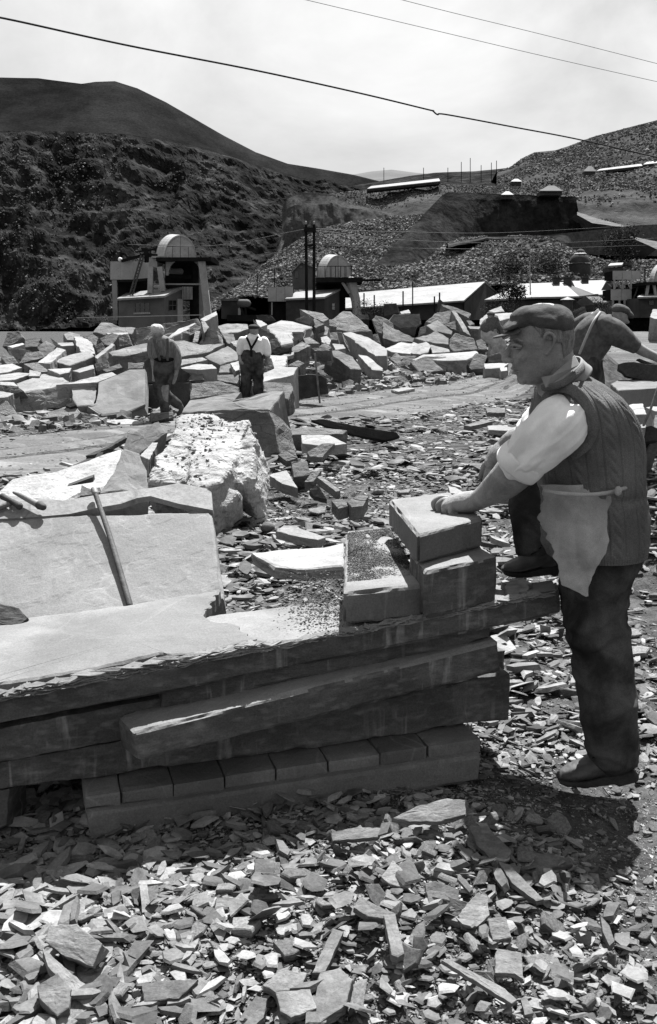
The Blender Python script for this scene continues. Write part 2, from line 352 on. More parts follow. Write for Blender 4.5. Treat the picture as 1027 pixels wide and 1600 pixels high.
# ---------------------------------------------------------------- hills and quarry
def hill(name, rows, mt, x0=-260, x1=1290, step=2.5, sub_=30, amp=4, fr=.03, ridge=.5, seed=1, ystair=0, back=True, label=None):
    px = np.arange(x0, x1, step); R = []
    for r in rows: r = np.array(r, float); R.append((np.interp(px, r[:, 0], r[:, 1]), np.interp(px, r[:, 0], r[:, 2])))
    PY = []; YY = []
    for a, b in zip(R[:-1], R[1:]):
        for t in np.linspace(0, 1, sub_, endpoint=False):
            s = t
            if ystair:
                kf = np.clip(t * ystair + .9 * fbm(np.stack([px * .012, px * 0 + len(PY) * .05, px * 0], 1), 3, seed + 70) * math.sin(t * math.pi), 0, ystair); s = (np.floor(kf) + sst(.72, 1, kf % 1)) / ystair; s = .32 * s + .68 * t
            PY.append(a[0] * (1 - t) + b[0] * t); YY.append(a[1] * (1 - s) + b[1] * s)
    PY.append(R[-1][0]); YY.append(R[-1][1]); PY = np.array(PY); YY = np.array(YY); PX = np.broadcast_to(px, PY.shape)
    P = Yp(PX, PY, YY); nr = len(PY); w = np.clip(np.arange(nr) / 6, .12, 1)[:, None]
    n = fbm(P * fr * np.array((1, 1, .55)), 5, seed, .55); rg = 1 - 2 * np.abs(fbm(P * fr * np.array((1.8, .6, .7)), 4, seed + 30))
    d = (amp * (1 - ridge) * n + amp * ridge * rg) * w
    if ystair: d = d + w * amp * .22 * (np.round(fbm(P * fr * np.array((5, 5, 3)), 3, seed + 90) * 4) / 4)
    P = P + d[..., None] * np.array((0, -1, .25))
    if back:
        q0 = P[0].copy(); q1 = q0 + np.array((0, 60, -10)); q2 = q0 + np.array((0, 300, -300)); P = np.concatenate([q2[None], q1[None], P])
    nr = len(P); k = len(px); i = np.arange(nr - 1)[:, None] * k + np.arange(k - 1)[None]
    L = np.stack([i, i + k, i + k + 1, i + 1], -1).reshape(-1)
    link(name, fast_mesh(name, P.reshape(-1, 3), L, np.full(len(L) // 4, 4), False), mt, kind='structure')
    return P
def plates(n, kmin=4, kmax=7, seed=3, th=(.12, .35)):
    r = random.Random(seed); out = []
    for _ in range(n):
        k = r.randint(kmin, kmax); a = sorted((j + r.uniform(-.33, .33)) * 2 * math.pi / k for j in range(k)); el = r.uniform(.42, 1.0)
        rad = [r.uniform(.65, 1.1) for _ in a]; h = r.uniform(*th); sh = (r.uniform(-.12, .12), r.uniform(-.12, .12)); ins = r.uniform(.7, 1.0)
        top = [(math.cos(t) * q_ * ins + sh[0], math.sin(t) * q_ * el * ins + sh[1], h * r.uniform(.7, 1.1)) for t, q_ in zip(a, rad)]
        bot = [(math.cos(t) * q_, math.sin(t) * q_ * el, -h * r.uniform(.3, 1)) for t, q_ in zip(a, rad)]
        Fc = [tuple(range(k)), tuple(range(2 * k - 1, k - 1, -1))] + [(j + k, (j + 1) % k + k, (j + 1) % k, j) for j in range(k)]
        out.append((np.array(top + bot), Fc))
    return out
def rotm(n, tilt, seed=0):
    g = np.random.default_rng(seed); ya = g.uniform(0, 2 * np.pi, n); ta = np.abs(g.normal(0, 1, n)) * tilt; dirn = g.uniform(0, 2 * np.pi, n)
    cy, sy = np.cos(ya), np.sin(ya); Rz = np.zeros((n, 3, 3)); Rz[:, 0, 0] = cy; Rz[:, 0, 1] = -sy; Rz[:, 1, 0] = sy; Rz[:, 1, 1] = cy; Rz[:, 2, 2] = 1
    ax, ay = np.cos(dirn), np.sin(dirn); c, s = np.cos(ta), np.sin(ta); R = np.zeros((n, 3, 3))
    R[:, 0, 0] = c + ax * ax * (1 - c); R[:, 0, 1] = ax * ay * (1 - c); R[:, 0, 2] = ay * s; R[:, 1, 0] = ax * ay * (1 - c); R[:, 1, 1] = c + ay * ay * (1 - c); R[:, 1, 2] = -ax * s
    R[:, 2, 0] = -ay * s; R[:, 2, 1] = ax * s; R[:, 2, 2] = c
    return R @ Rz
def scatter(name, P, size, tilt, mt, seed=1, tmpl=None, parent=None, **t):
    tmpl = tmpl or plates(40, seed=seed); n = len(P); R = rotm(n, tilt, seed); g = np.random.default_rng(seed + 5); pick = g.integers(0, len(tmpl), n)
    VV = []; LL = []; SS = []; off = 0
    for ti, (tv, tf) in enumerate(tmpl):
        idx = np.where(pick == ti)[0]
        if not len(idx): continue
        v = np.einsum('nij,kj->nki', R[idx], tv) * size[idx, None, None] + P[idx, None, :]
        fl = np.array([i for f in tf for i in f]); fs = np.array([len(f) for f in tf])
        LL.append((fl[None] + (np.arange(len(idx)) * len(tv))[:, None] + off).ravel()); SS.append(np.tile(fs, len(idx))); VV.append(v.reshape(-1, 3)); off += len(idx) * len(tv)
    return link(name, fast_mesh(name, np.concatenate(VV), np.concatenate(LL), np.concatenate(SS)), mt, parent, **t)
def on_hill(P, n, seed, wfun=None):
    g = np.random.default_rng(seed); a, b = P.shape[:2]; i = g.uniform(3, a - 1.01, n); j = g.uniform(0, b - 1.01, n)
    i0 = i.astype(int); j0 = j.astype(int); fi = (i - i0)[:, None]; fj = (j - j0)[:, None]
    Q = (P[i0, j0] * (1 - fi) + P[i0 + 1, j0] * fi) * (1 - fj) + (P[i0, j0 + 1] * (1 - fi) + P[i0 + 1, j0 + 1] * fi) * fj
    if wfun is not None: Q = Q[g.uniform(0, 1, n) < wfun(Q)]
    return Q
def clump(fr, lo, hi, seed):
    return lambda Q: np.clip((fbm(Q * fr, 4, seed) - lo) / (hi - lo), 0, 1)
rs = np.random.default_rng(11)
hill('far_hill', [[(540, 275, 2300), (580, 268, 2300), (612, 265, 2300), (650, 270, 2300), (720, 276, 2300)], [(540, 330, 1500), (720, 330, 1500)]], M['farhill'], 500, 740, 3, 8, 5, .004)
hill('mountain', [[(-760, 170, 1000), (-260, 128, 1000), (0, 121, 950), (60, 122, 950), (128, 131, 950), (150, 128, 960), (180, 127, 960), (215, 138, 960), (260, 160, 960), (300, 183, 960), (350, 212, 960), (400, 238, 960), (450, 256, 960), (500, 264, 950), (552, 273, 940), (600, 285, 930)],
     [(-260, 218, 840), (0, 211, 850), (100, 211, 860), (200, 216, 870), (300, 235, 890), (400, 265, 910), (470, 285, 915), (600, 305, 915)]], M['hillgrass'], -760, 604, 2.5, 60, 14, .006, .35, 3)
Pc = hill('quarry_face', [[(-260, 212, 540), (0, 205, 520), (100, 205, 520), (200, 210, 530), (300, 228, 540), (400, 258, 560), (470, 279, 580), (560, 292, 600), (640, 300, 610)],
     [(-260, 335, 480), (0, 330, 470), (150, 335, 470), (300, 345, 470), (420, 345, 490), (560, 350, 520), (640, 350, 530)],
     [(-260, 525, 430), (0, 520, 420), (180, 515, 400), (300, 500, 380), (400, 470, 390), (480, 440, 400), (640, 420, 420)]], M['cliff'], -760, 640, 1.8, 62, 13, .035, .5, 5, ystair=4)
Q = on_hill(Pc, 23000, 4, clump(.014, .16, .6, 8)); scatter('fallen_rock', Q + (0, -.5, .2), rs.uniform(.2, .6, len(Q)) * (.6 + Q[:, 1] / 700) , .5, M['cliffb'], 4, plates(12, 4, 5, 4, (.3, .6)), kind='stuff')
hill('back_ridge', [[(540, 292, 900), (600, 282, 900), (640, 275, 890), (680, 270, 880), (740, 268, 860), (790, 263, 850), (850, 270, 850), (1290, 270, 850)], [(540, 310, 600), (700, 300, 560), (1290, 300, 520)]], M['cliff'], 535, 1290, 2.5, 20, 10, .02, .5, 6)
Pr = hill('right_hill', [[(780, 268, 640), (797, 262, 640), (815, 248, 640), (835, 238, 640), (868, 235, 640), (890, 228, 640), (930, 213, 640), (980, 200, 640), (1027, 188, 640), (1290, 120, 640)],
     [(780, 290, 480), (900, 268, 470), (1027, 258, 460), (1290, 240, 450)], [(780, 315, 360), (900, 330, 340), (1027, 345, 320), (1290, 350, 310)], [(780, 420, 220), (1027, 420, 210), (1290, 420, 200)]], M['scree'], 776, 1290, 2.2, 36, 9, .03, .5, 7)
Q = on_hill(Pr, 42000, 5, clump(.03, -.25, .3, 9)); scatter('hill_rubble', Q + (0, -.3, .2), rs.uniform(.16, .55, len(Q)) * (.5 + Q[:, 1] / 500), .55, M['screeb'], 5, plates(12, 4, 5, 5, (.3, .6)), kind='stuff')
Pm = hill('upper_tip', [[(430, 420, 400), (440, 370, 400), (458, 312, 395), (520, 303, 400), (575, 297, 420), (690, 287, 430), (800, 292, 420), (900, 300, 400)], [(430, 400, 330), (560, 372, 345), (700, 345, 350), (900, 330, 350)]], M['scree'], 432, 900, 2, 40, 11, .03, .5, 8)
Q = on_hill(Pm, 13000, 6, clump(.03, -.2, .3, 3)); scatter('tip_rubble', Q + (0, -.3, .2), rs.uniform(.18, .5, len(Q)), .55, M['screeb'], 6, plates(12, 4, 5, 5, (.3, .6)), kind='stuff')
hill('dark_crag', [[(440, 330, 330), (448, 308, 330), (470, 300, 330), (520, 304, 330), (545, 318, 330), (600, 330, 335), (640, 345, 330)], [(440, 380, 322), (500, 368, 322), (560, 352, 325), (640, 352, 328)]], M['darkrock'], 441, 640, 2, 20, 4, .08, .6, 9)
Ps = hill('scree_slope', [[(300, 500, 200), (372, 452, 215), (430, 400, 235), (470, 372, 250), (500, 360, 255), (520, 352, 262), (560, 345, 270), (620, 338, 275), (700, 330, 280), (760, 345, 270)], [(300, 505, 170), (380, 470, 165), (560, 462, 150), (760, 452, 150)]], M['scree'], 305, 760, 1.8, 60, 6, .05, .5, 10)
Q = on_hill(Ps, 42000, 7, clump(.05, -.35, .1, 4)); scatter('scree_rubble', Q + (0, -.2, .15), rs.uniform(.12, .46, len(Q)), .5, M['screeb'], 7, plates(12, 4, 5, 6, (.3, .6)), kind='stuff')
# dark retaining embankment with its long wedge
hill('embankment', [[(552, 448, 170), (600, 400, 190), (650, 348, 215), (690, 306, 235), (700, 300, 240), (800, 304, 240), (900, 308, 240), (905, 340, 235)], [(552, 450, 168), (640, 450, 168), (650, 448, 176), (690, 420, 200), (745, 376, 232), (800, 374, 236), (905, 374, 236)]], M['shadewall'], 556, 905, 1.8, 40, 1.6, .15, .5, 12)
Pe = hill('low_tip', [[(640, 452, 150), (700, 410, 190), (760, 376, 208), (800, 368, 210), (860, 370, 208), (900, 392, 200), (940, 410, 190), (1290, 410, 185)], [(640, 462, 140), (760, 452, 140), (900, 452, 140), (1290, 452, 140)]], M['scree'], 640, 1290, 2, 40, 5, .06, .5, 13)
Q = on_hill(Pe, 26000, 8, clump(.06, -.3, .15, 6)); scatter('tip_boulder', Q + (0, -.2, .15), rs.uniform(.12, .46, len(Q)), .5, M['screeb'], 8, plates(12, 4, 5, 6, (.3, .6)), kind='stuff')
hill('dark_terrace', [[(700, 381, 200), (760, 370, 202), (850, 368, 204), (1000, 352, 204), (1290, 340, 200)], [(700, 388, 199), (760, 377, 202), (850, 384, 203), (930, 400, 203), (1290, 402, 199)]], M['darkrock'], 700, 1290, 2, 10, 1.5, .1, .5, 14)
hill('ramp', [[(902, 331, 232), (935, 342, 226), (975, 352, 222)], [(902, 336, 224), (925, 349, 218), (975, 355, 214)]], M['earth'], 902, 975, 2, 8, .4, .2, .5, 15)
hill('ramp_track', [[(985, 369, 196), (1040, 380, 190)], [(985, 371, 192), (1040, 396, 184)]], M['earth'], 985, 1040, 2, 8, .4, .2, .5, 16)

# ---------------------------------------------------------------- buildings far behind the pile
def PX(*pts): return np.array([Yp(*p) for p in pts])
def prism(pts, dv):
    """polygon of world points extruded by vector dv"""
    A = np.asarray(pts, float); n = len(A); V = np.concatenate([A, A + np.asarray(dv, float)])
    return V, [tuple(range(n)), tuple(range(2 * n - 1, n - 1, -1))] + [(i + n, (i + 1) % n + n, (i + 1) % n, i) for i in range(n)]
def rect(x0, y0, x1, y1, Y, d, Y2=None): return prism(PX((x0, y0, Y), (x1, y0, Y2 or Y), (x1, y1, Y2 or Y), (x0, y1, Y)), (0, d, 0))
def window(parent, x0, y0, x1, y1, Y, Y2=None, nx=3, ny=2, fm='wall'):
    w = put('window', *rect(x0, y0, x1, y1, Y - .03, .04, (Y2 or Y) - .03), M['glass'], parent)
    fr = []; Y2 = Y2 or Y; yy = lambda x: Y + (Y2 - Y) * (x - x0) / (x1 - x0) - .07
    for i in range(nx + 1): x = x0 + (x1 - x0) * i / nx; fr.append(bar(Yp(x, y0, yy(x)), Yp(x, y1, yy(x)), .04))
    for j in range(ny + 1): y = y0 + (y1 - y0) * j / ny; fr.append(bar(Yp(x0, y, yy(x0)), Yp(x1, y, yy(x1)), .04))
    sub('frame', *join(fr), M[fm], w); return w
def barrel(root, xl, xr, yb, yt, Y, dx, dy, dY, panels=4):
    n = 20; cx = (xl + xr) / 2; rx = (xr - xl) / 2; h = yb - yt
    arc = [(cx - rx * math.cos(a), yb - h * math.sin(a)) for a in np.linspace(0, math.pi, n + 1)]
    a = PX(*[(x, y, Y) for x, y in arc]); b = PX(*[(x + dx, y + dy, Y + dY) for x, y in arc]); mid = (b - a) / 3
    ins = lambda P: P * .0 + P
    for k in range(3):
        A = a + mid * (k + .01); B = a + mid * (k + .97); V = np.concatenate([A, B, A + (0, 0, -.12), B + (0, 0, -.12)]); m = n + 1
        Fc = [(i, i + 1, i + 1 + m, i + m) for i in range(n)] + [(i + 2 * m, i + 3 * m, i + 1 + 3 * m, i + 1 + 2 * m) for i in range(n)] + [(i, i + 2 * m, i + 1 + 2 * m, i + 1) for i in range(n)] + [(i + m, i + 1 + m, i + 1 + 3 * m, i + 3 * m) for i in range(n)]
        put('roof_panel', V, Fc, M['dome'], root)
    ys = yb - h * .48
    def cl(x): u = (x - cx) / rx; return yb - h * math.sqrt(max(0, 1 - u * u)) + .4
    for i in range(panels):
        x0 = xl + (xr - xl) * i / panels + .35; x1 = xl + (xr - xl) * (i + 1) / panels - .35
        top = [(x, max(ys, cl(x)), Y + .1) for x in np.linspace(x1, x0, 6)]
        put('gable_panel', *prism(PX(*([(x0, yb, Y + .1), (x1, yb, Y + .1)] + top)), (0, .08, 0)), M['dome'], root)
    for s in (0, 1):
        x0, x1 = (xl + rx * .16, cx - .3) if s == 0 else (cx + .3, xr - rx * .16)
        top = [(x, cl(x), Y + .1) for x in np.linspace(x1, x0, 8)]
        put('gable_panel', *prism(PX(*([(x0, ys - .5, Y + .1), (x1, ys - .5, Y + .1)] + top)), (0, .08, 0)), M['dome'], root)
    put('gable_backing', *prism(PX(*[(x, y + .3, Y + .22) for x, y in arc]), (0, .06, 0)), M['black'], root)
def thing(name, px, py, Y, **t):
    o = empty(name, Yp(px, py, Y), **t); ORG[o.name] = np.array(o.location); return o

# --- first winding house
w1 = thing('winding_house', 280, 508, 86, label='left winding house with half-round white dome on concrete legs', cat='winding house')
barrel(w1, 257, 307, 402.5, 367, 85, -13, -1, 3.2)
put('platform', *rect(244, 402, 330, 408, 83.5, 6), M['black'], w1)
put('platform', *rect(237, 400, 262, 403, 84, 2.5), M['conc'], w1)
put('head_beam', *rect(233, 404, 246, 418, 84.2, 3), M['conc'], w1)
for a in (((236, 417, 84), (235, 458, 84), .42), ((250, 417, 84), (255, 455, 84), .42), ((315.5, 408, 84), (326, 498, 84), .55), ((311, 408, 88), (316, 498, 88), .4)):
    put('leg', *bar(Yp(*a[0]), Yp(*a[1]), a[2], a[2], (0, 1, 0)), M['conc'], w1)
for sgn, x in ((1, 263), (-1, 313)):
    arc = [(x + sgn * 14 * (1 - math.cos(t)) , 408 + 22 * (1 - math.sin(t)), 84.3) for t in np.linspace(0, math.pi / 2, 8)]
    put('bracket', *prism(PX(*([(x - sgn * 4, 430, 84.3), (x - sgn * 4, 408, 84.3)] + arc[::-1])), (0, .4, 0)), M['conc'], w1)
put('column', *bar(Yp(306, 408, 86), Yp(307, 500, 86), .45, .45, (0, 1, 0)), M['black'], w1)
put('column', *bar(Yp(299, 408, 87), Yp(300, 500, 87), .3, .3, (0, 1, 0)), M['black'], w1)
put('machine_floor', *rect(258, 447, 302, 450, 85, 3), M['black'], w1)
for x in np.linspace(286, 300, 7): put('railing_post', *bar(Yp(x, 448, 85), Yp(x, 468, 85), .09), M['conc'], w1)
put('winch_drum', *T([(264, 424, 87, 5), (282, 424, 87, 5)], 12), M['conc'], w1, smooth=True)
put('girder', *bar(Yp(262, 431, 86), Yp(300, 433, 86), .35), M['black'], w1)
put('girder', *bar(Yp(240, 444, 85), Yp(336, 444, 85), .12), M['metal'], w1)
put('back_wall', *rect(258, 410, 312, 470, 89.5, .3), M['black'], w1)
h1 = thing('engine_hut', 222, 510, 84, label='small engine hut with sloping pale roof and barred windows below left dome', cat='hut')
A = PX((185.5, 469, 82), (257, 464.5, 81.4), (257, 512, 81.4), (185.5, 514, 82)); B = PX((257, 464.5, 81.4), (285, 451, 85.5), (286, 510, 85.5), (257, 512, 81.4))
Cc = PX((199, 461, 86.5), (199, 512, 86.5))
V = np.array([A[0], A[1], B[1], Cc[0], A[3], A[2], B[2], Cc[1]])
put('wall', V, [(0, 4, 5, 1), (1, 5, 6, 2), (2, 6, 7, 3), (3, 7, 4, 0)], M['wall'], h1)
put('roof', *prism(PX((183, 469.5, 81.6), (257.5, 465, 80.9), (287.5, 450.5, 85.3), (198, 460.5, 87)), (0, 0, .16)), M['roof'], h1)
window(h1, 211, 473, 233, 489, 81.75, 81.6); window(h1, 264, 469, 276, 485, 82.3, 84.1, 2)
put('door_panel', *rect(277.5, 467, 286, 504, 84.2, .05, 85.4), M['metal'], h1)
put('sill', *bar(Yp(209, 490, 81.7), Yp(235, 489, 81.5), .14), M['conc'], h1)
tk = thing('water_tank', 190, 480, 86, label='pale steel tank on posts left of the winding house', cat='tank')
put('tank_side', *rect(172.5, 408.5, 190, 437, 85, .1, 84.8), M['metal'], tk); put('tank_side', *rect(190.4, 408.3, 207.5, 436.5, 84.8, .1, 84.6), M['metal'], tk)
put('tank_side', *prism(PX((208, 408, 84.7), (233, 410, 89), (233, 434, 89), (208, 436, 84.7)), (0, .1, 0)), M['metal'], tk)
put('tank_floor', *prism(PX((172.5, 437.3, 84.9), (208, 436.8, 84.6), (233, 434.5, 89), (190, 435, 90)), (0, 0, -.2)), M['black'], tk)
put('leg', *bar(Yp(179.5, 438, 85), Yp(181.5, 500, 85), .4), M['conc'], tk); put('leg', *bar(Yp(228, 436, 89), Yp(228, 500, 89), .35), M['black'], tk)
put('void_shade_fill', *rect(183, 439, 232, 505, 87.5, 2), M['black'], tk)  # black box painted as the shade in the empty space under the tank
put('lamp', *ball(Yp(188, 405.5, 84.8), .18), M['shirt'], tk, smooth=True)
ld = thing('ladder', 205, 462, 84, label='steep dark ladder beside the left winding house', cat='ladder')
for d in (-2.2, 2.2): put('rail', *bar(Yp(223 + d, 399, 84), Yp(205 + d, 461, 83.6), .12), M['iron'], ld)
for t in np.linspace(.05, .95, 12): put('rung', *bar(Yp(223 - 18 * t - 2.2, 399 + 62 * t, 84), Yp(223 - 18 * t + 2.2, 399 + 62 * t, 84), .07), M['iron'], ld)
tag(put('jib_boom', *join([bar(Yp(190, 408, 84.5), Yp(226, 398, 84.5), .22), bar(Yp(226, 398, 84.5), Yp(246, 400, 84.5), .3), bar(Yp(228, 388, 84.4), Yp(230, 410, 84.4), .35), bar(Yp(212, 394, 84.4), Yp(245, 389, 84.4), .12)]), M['black']), 'dark timber boom reaching from tank to the left dome', 'boom')
tag(put('guard_rail', *bar(Yp(120, 496.5, 78), Yp(315, 492, 78), .06), M['metal']), 'thin white rail crossing in front of the engine hut', 'rail')
# --- second winding house
w2 = thing('winding_house', 530, 495, 102, label='second winding house, its smaller white dome behind the twin poles', cat='winding house')
barrel(w2, 508, 549, 433, 398.5, 101, -13, -1, 3.6)
put('platform', *rect(494, 433.5, 567, 441, 99.5, 7), M['black'], w2); put('platform', *rect(567, 436, 597, 438, 100, 2), M['black'], w2)
put('leg', *tube(PX((549, 441, 100.5), (552, 455, 100.5), (556, 470, 100.5), (558, 494, 100.5)), [.55, .5, .45, .45], 10), M['conc'], w2)
put('leg', *bar(Yp(535, 441, 100), Yp(546, 458, 100), .25), M['conc'], w2); put('leg', *bar(Yp(534, 441, 104), Yp(534, 498, 104), .7), M['black'], w2); put('leg', *bar(Yp(500, 441, 104), Yp(500, 498, 104), .7), M['black'], w2)
put('back_wall', *rect(494, 441, 548, 465, 105, .3), M['black'], w2)
for x in np.linspace(508, 549, 6): put('railing_post', *bar(Yp(x, 416, 100.3), Yp(x, 433, 100.3), .07), M['black'], w2)
put('railing', *bar(Yp(496, 416, 100.3), Yp(550, 416, 100.3), .06), M['black'], w2)
h2 = thing('engine_hut', 480, 500, 99, label='low hut with bright slanting roof behind the twin poles', cat='hut')
V = PX((447, 469, 97), (507, 466.5, 97), (530.5, 454.5, 101), (463, 459, 102), (447, 505, 97), (507, 505, 97), (530.5, 503, 101), (463, 503, 102))
put('wall', V, [(0, 4, 5, 1), (1, 5, 6, 2), (2, 6, 7, 3), (3, 7, 4, 0)], M['dwall'], h2)
put('roof', *prism(PX((445.5, 469.5, 96.6), (507.5, 466.8, 96.5), (532, 454, 101), (463, 458.5, 102.4)), (0, 0, .18)), M['roof'], h2)
window(h2, 519, 474, 524, 484, 99, 99.8, 1, 2)
b2 = thing('panel_shed', 438, 500, 99, label='grey panelled shed box left of the twin poles', cat='shed')
for x0, x1 in ((419, 431.5), (432, 445), (445.5, 458)): put('wall_panel', *rect(x0, 449 - (x0 - 419) * .05, x1, 471, 98, .1), M['metal'], b2)
put('lower_store', *rect(420, 472, 458, 502, 98.6, 2), M['black'], b2); put('corner_post', *rect(424, 472, 426, 492, 98.2, .2), M['conc'], b2); put('body', *rect(419.5, 450, 457.5, 470, 98.2, 3), M['black'], b2)
b3 = thing('gabled_shed', 470, 450, 106, label='small gabled shed behind the twin poles', cat='shed')
put('wall', *prism(PX((457, 450, 104), (457, 425, 104), (471, 411, 104), (489, 418, 104), (489, 450, 104)), (0, 4, 0)), M['wall'], b3); window(b3, 468, 415, 473, 419, 104, None, 1, 1); window(b3, 461, 424, 466, 434, 104, None, 1, 1); put('roof', *prism(PX((455.5, 426, 103.6), (471, 410, 103.6), (471, 408.8, 103.6), (455, 424.5, 103.6)), (0, 5, 0)), M['roof'], b3); put('roof', *prism(PX((471, 410, 103.6), (490, 418, 103.6), (490, 416.5, 103.6), (471, 408.8, 103.6)), (0, 5, 0)), M['roof'], b3)
eng = thing('rail_wagon', 362, 500, 95, label='dark cab and machinery between the two winding houses', cat='wagon')
put('body', *rect(346, 470, 372, 498, 94, 3), M['dwall'], eng); put('roof', *rect(345, 466.5, 373, 470, 93.8, 3.4), M['wall'], eng)
put('frame', *join([rect(355, 492, 415, 502, 93.6, 2), bar(Yp(374, 470, 94), Yp(380, 492, 94), .2), bar(Yp(384, 468, 94), Yp(384, 492, 94), .2), bar(Yp(376, 476, 94), Yp(400, 484, 94), .2)]), M['black'], eng)
put('tank', *T([(376, 474, 94, 6), (386, 474, 94, 6)], 12), M['wall'], eng, smooth=True)
# --- twin poles
tp = thing('utility_pole', 485, 500, 60, label='pair of tall dark poles joined by short crossbars', cat='pole')
for x in (478.3, 490.8):
    put('pole', *T([(x + (1.2 if x < 480 else .2), 500, 60, 2.4), (x, 352, 60, 2.0)], 10), M['black'], tp, smooth=True)
    put('insulator', *T([(x, 352, 60, 1.2), (x, 347, 60, 1.6)], 8), M['conc'], tp)
for y in (357, 360.5, 383): put('crossbar', *bar(Yp(475, y, 59.85), Yp(494, y + .5, 59.85), .11), M['black'], tp)
# --- long shed
ls = thing('long_shed', 650, 490, 125, label='long low shed with plain pale roof right of second dome', cat='shed')
put('roof', *prism(PX((540, 461, 133), (758, 442.5, 133), (725, 472, 122), (540, 484, 122)), (0, 0, .2)), M['roof'], ls)
put('wall', *prism(PX((541, 485, 123), (726, 473, 123), (726, 500, 123), (541, 500, 123)), (0, .3, 0)), M['dwall'], ls)
put('gable_wall', *prism(PX((726, 473, 122.5), (758, 443.5, 133), (779, 462, 138), (779, 500, 138), (726, 500, 122.5)), (.0, .4, 0)), M['dwall'], ls)
put('roof', *prism(PX((758, 442, 133.2), (560, 459, 133.2), (600, 470, 142), (780, 461, 142)), (0, 0, .2)), M['roof'], ls)
# --- houses
def house(label, roofs, walls, chim, Y, px):
    h = thing('cottage', px, 485, Y, label=label, cat='house')
    for pts, m_ in roofs: put('roof', *prism(PX(*pts), (0, 0, .2)), M[m_], h)
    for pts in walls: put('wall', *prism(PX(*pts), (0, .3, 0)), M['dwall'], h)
    for x0, y0, x1, y1, Yc in chim:
        c = put('chimney', *rect(x0, y0, x1, y1, Yc, .8), M['dwall'], h); sub('cap', *rect(x0 - .8, y0 - 1.2, x1 + .8, y0 + .5, Yc - .1, 1), M['dwall'], c)
        for xx in (x0 + 1.8, x1 - 1.8): sub('pot', *T([(xx, y0 - 1, Yc + .3, 1), (xx, y0 - 4, Yc + .3, .9)], 8), M['dwall'], c)
    return h
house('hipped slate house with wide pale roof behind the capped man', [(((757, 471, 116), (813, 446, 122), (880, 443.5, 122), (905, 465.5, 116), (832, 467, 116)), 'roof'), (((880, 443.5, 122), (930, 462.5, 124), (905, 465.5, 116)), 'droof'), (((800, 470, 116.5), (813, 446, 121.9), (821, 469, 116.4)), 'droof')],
      [((759, 472, 117), (904, 466.5, 117), (904, 492, 117), (759, 492, 117)), ((904, 466.5, 117), (928, 463.5, 124), (928, 492, 124), (904, 492, 117))], [(866, 434, 875, 445, 121), (883, 434, 893.5, 448, 121)], 120, 850)
hs = house('second slate house, bright gable roof with single chimney at right', [(((894, 441.5, 132), (948, 440, 132), (936, 461.5, 126), (905, 463, 126)), 'roof'), (((938, 456, 125), (950, 456, 125.2), (947, 462.5, 123.5), (935, 463, 123.5)), 'roof')],
      [((936, 461.5, 126.3), (948, 441, 132), (956, 451, 136), (956, 490, 136), (936, 490, 126.3)), ((905, 463, 126.5), (936, 462, 126.5), (936, 490, 126.5), (905, 490, 126.5))], [(911, 434, 920, 443, 131)], 130, 925)
ph = thing('porch_hut', 887, 480, 112, label='little round hut with pointed pale roof before the slate house', cat='hut')
a = [(875.5, 468.5), (898, 468.5)]; c0 = Yp(887, 468.5, 113); ap = Yp(887, 463.5, 113); ring = [c0 + (.82 * math.cos(t), .82 * math.sin(t), 0) for t in np.linspace(0, 6.283, 9)[:-1]]
put('roof', np.array(ring + [ap]), [(i, (i + 1) % 8, 8) for i in range(8)] + [tuple(range(8))[::-1]], M['roof'], ph)
put('wall', *tube([c0 + (0, 0, -2), c0], [.6, .6], 8, 4, False), M['dwall'], ph)
ln = thing('lean_to', 930, 490, 114, label='grey lean-to roof between the slate house and tank tower', cat='shed')
put('roof', *prism(PX((916, 466, 118), (936, 466, 118), (950, 475, 113), (926, 475.5, 113)), (0, 0, .2)), M['droof'], ln); put('wall', *prism(PX((924, 476, 113.5), (949, 475.6, 113.5), (949, 492, 113.5), (924, 492, 113.5)), (0, 1, 0)), M['dwall'], ln)
fp = tag(put('flagpole', *T([(829, 460, 110, 1.0), (828, 409, 110, .7)], 8), M['metal']), 'thin pale flagpole rising before the slate house', 'flagpole')
wt = thing('stone_tower', 906, 440, 150, label='squat dark tower with small pointed cap on the slope', cat='tower')
put('drum', *tube(PX((906, 442, 150), (906, 411, 150)), [1.6, 1.55], 14, 6), M['dwall'], wt, smooth=True)
put('turret', *tube(PX((907, 411, 150), (907, 397, 150)), [.75, .75], 12, 5), M['dwall'], wt, smooth=True)
for px_, py_, rr, hh in ((907, 397, 1.0, .65), (906, 412, 1.75, .5)):
    c0 = Yp(px_, py_, 150); put('cap_roof', np.array([c0 + (rr * math.cos(t), rr * math.sin(t), 0) for t in np.linspace(0, 6.283, 11)[:-1]] + [c0 + (0, 0, hh)]), [(i, (i + 1) % 10, 10) for i in range(10)] + [tuple(range(10))[::-1]], M['roof'], wt)
tw = thing('tank_tower', 972, 490, 95, label='panelled tank tower with braced white struts at far right', cat='tower')
for x0, x1 in ((958, 972.2), (972.8, 986.5)): put('tank_panel', *rect(x0, 423, x1, 437, 94, .1), M['metal'], tw)
put('tank_panel', *prism(PX((987, 423, 94), (1001, 423.5, 97), (1001, 437, 97), (987, 437, 94)), (0, .1, 0)), M['metal'], tw); put('tank_body', *rect(958.3, 423.3, 986, 436.6, 94.15, 3), M['black'], tw)
for x0, x1 in ((955, 971), (971.5, 987)): put('lower_panel', *rect(x0, 452, x1, 469, 94, .1), M['metal'], tw)
put('lower_body', *rect(955.4, 452.3, 986.6, 468.6, 94.15, 3), M['black'], tw)
for x in (960, 973, 986): put('post', *bar(Yp(x, 437, 94), Yp(x, 452, 94), .14), M['conc'], tw)
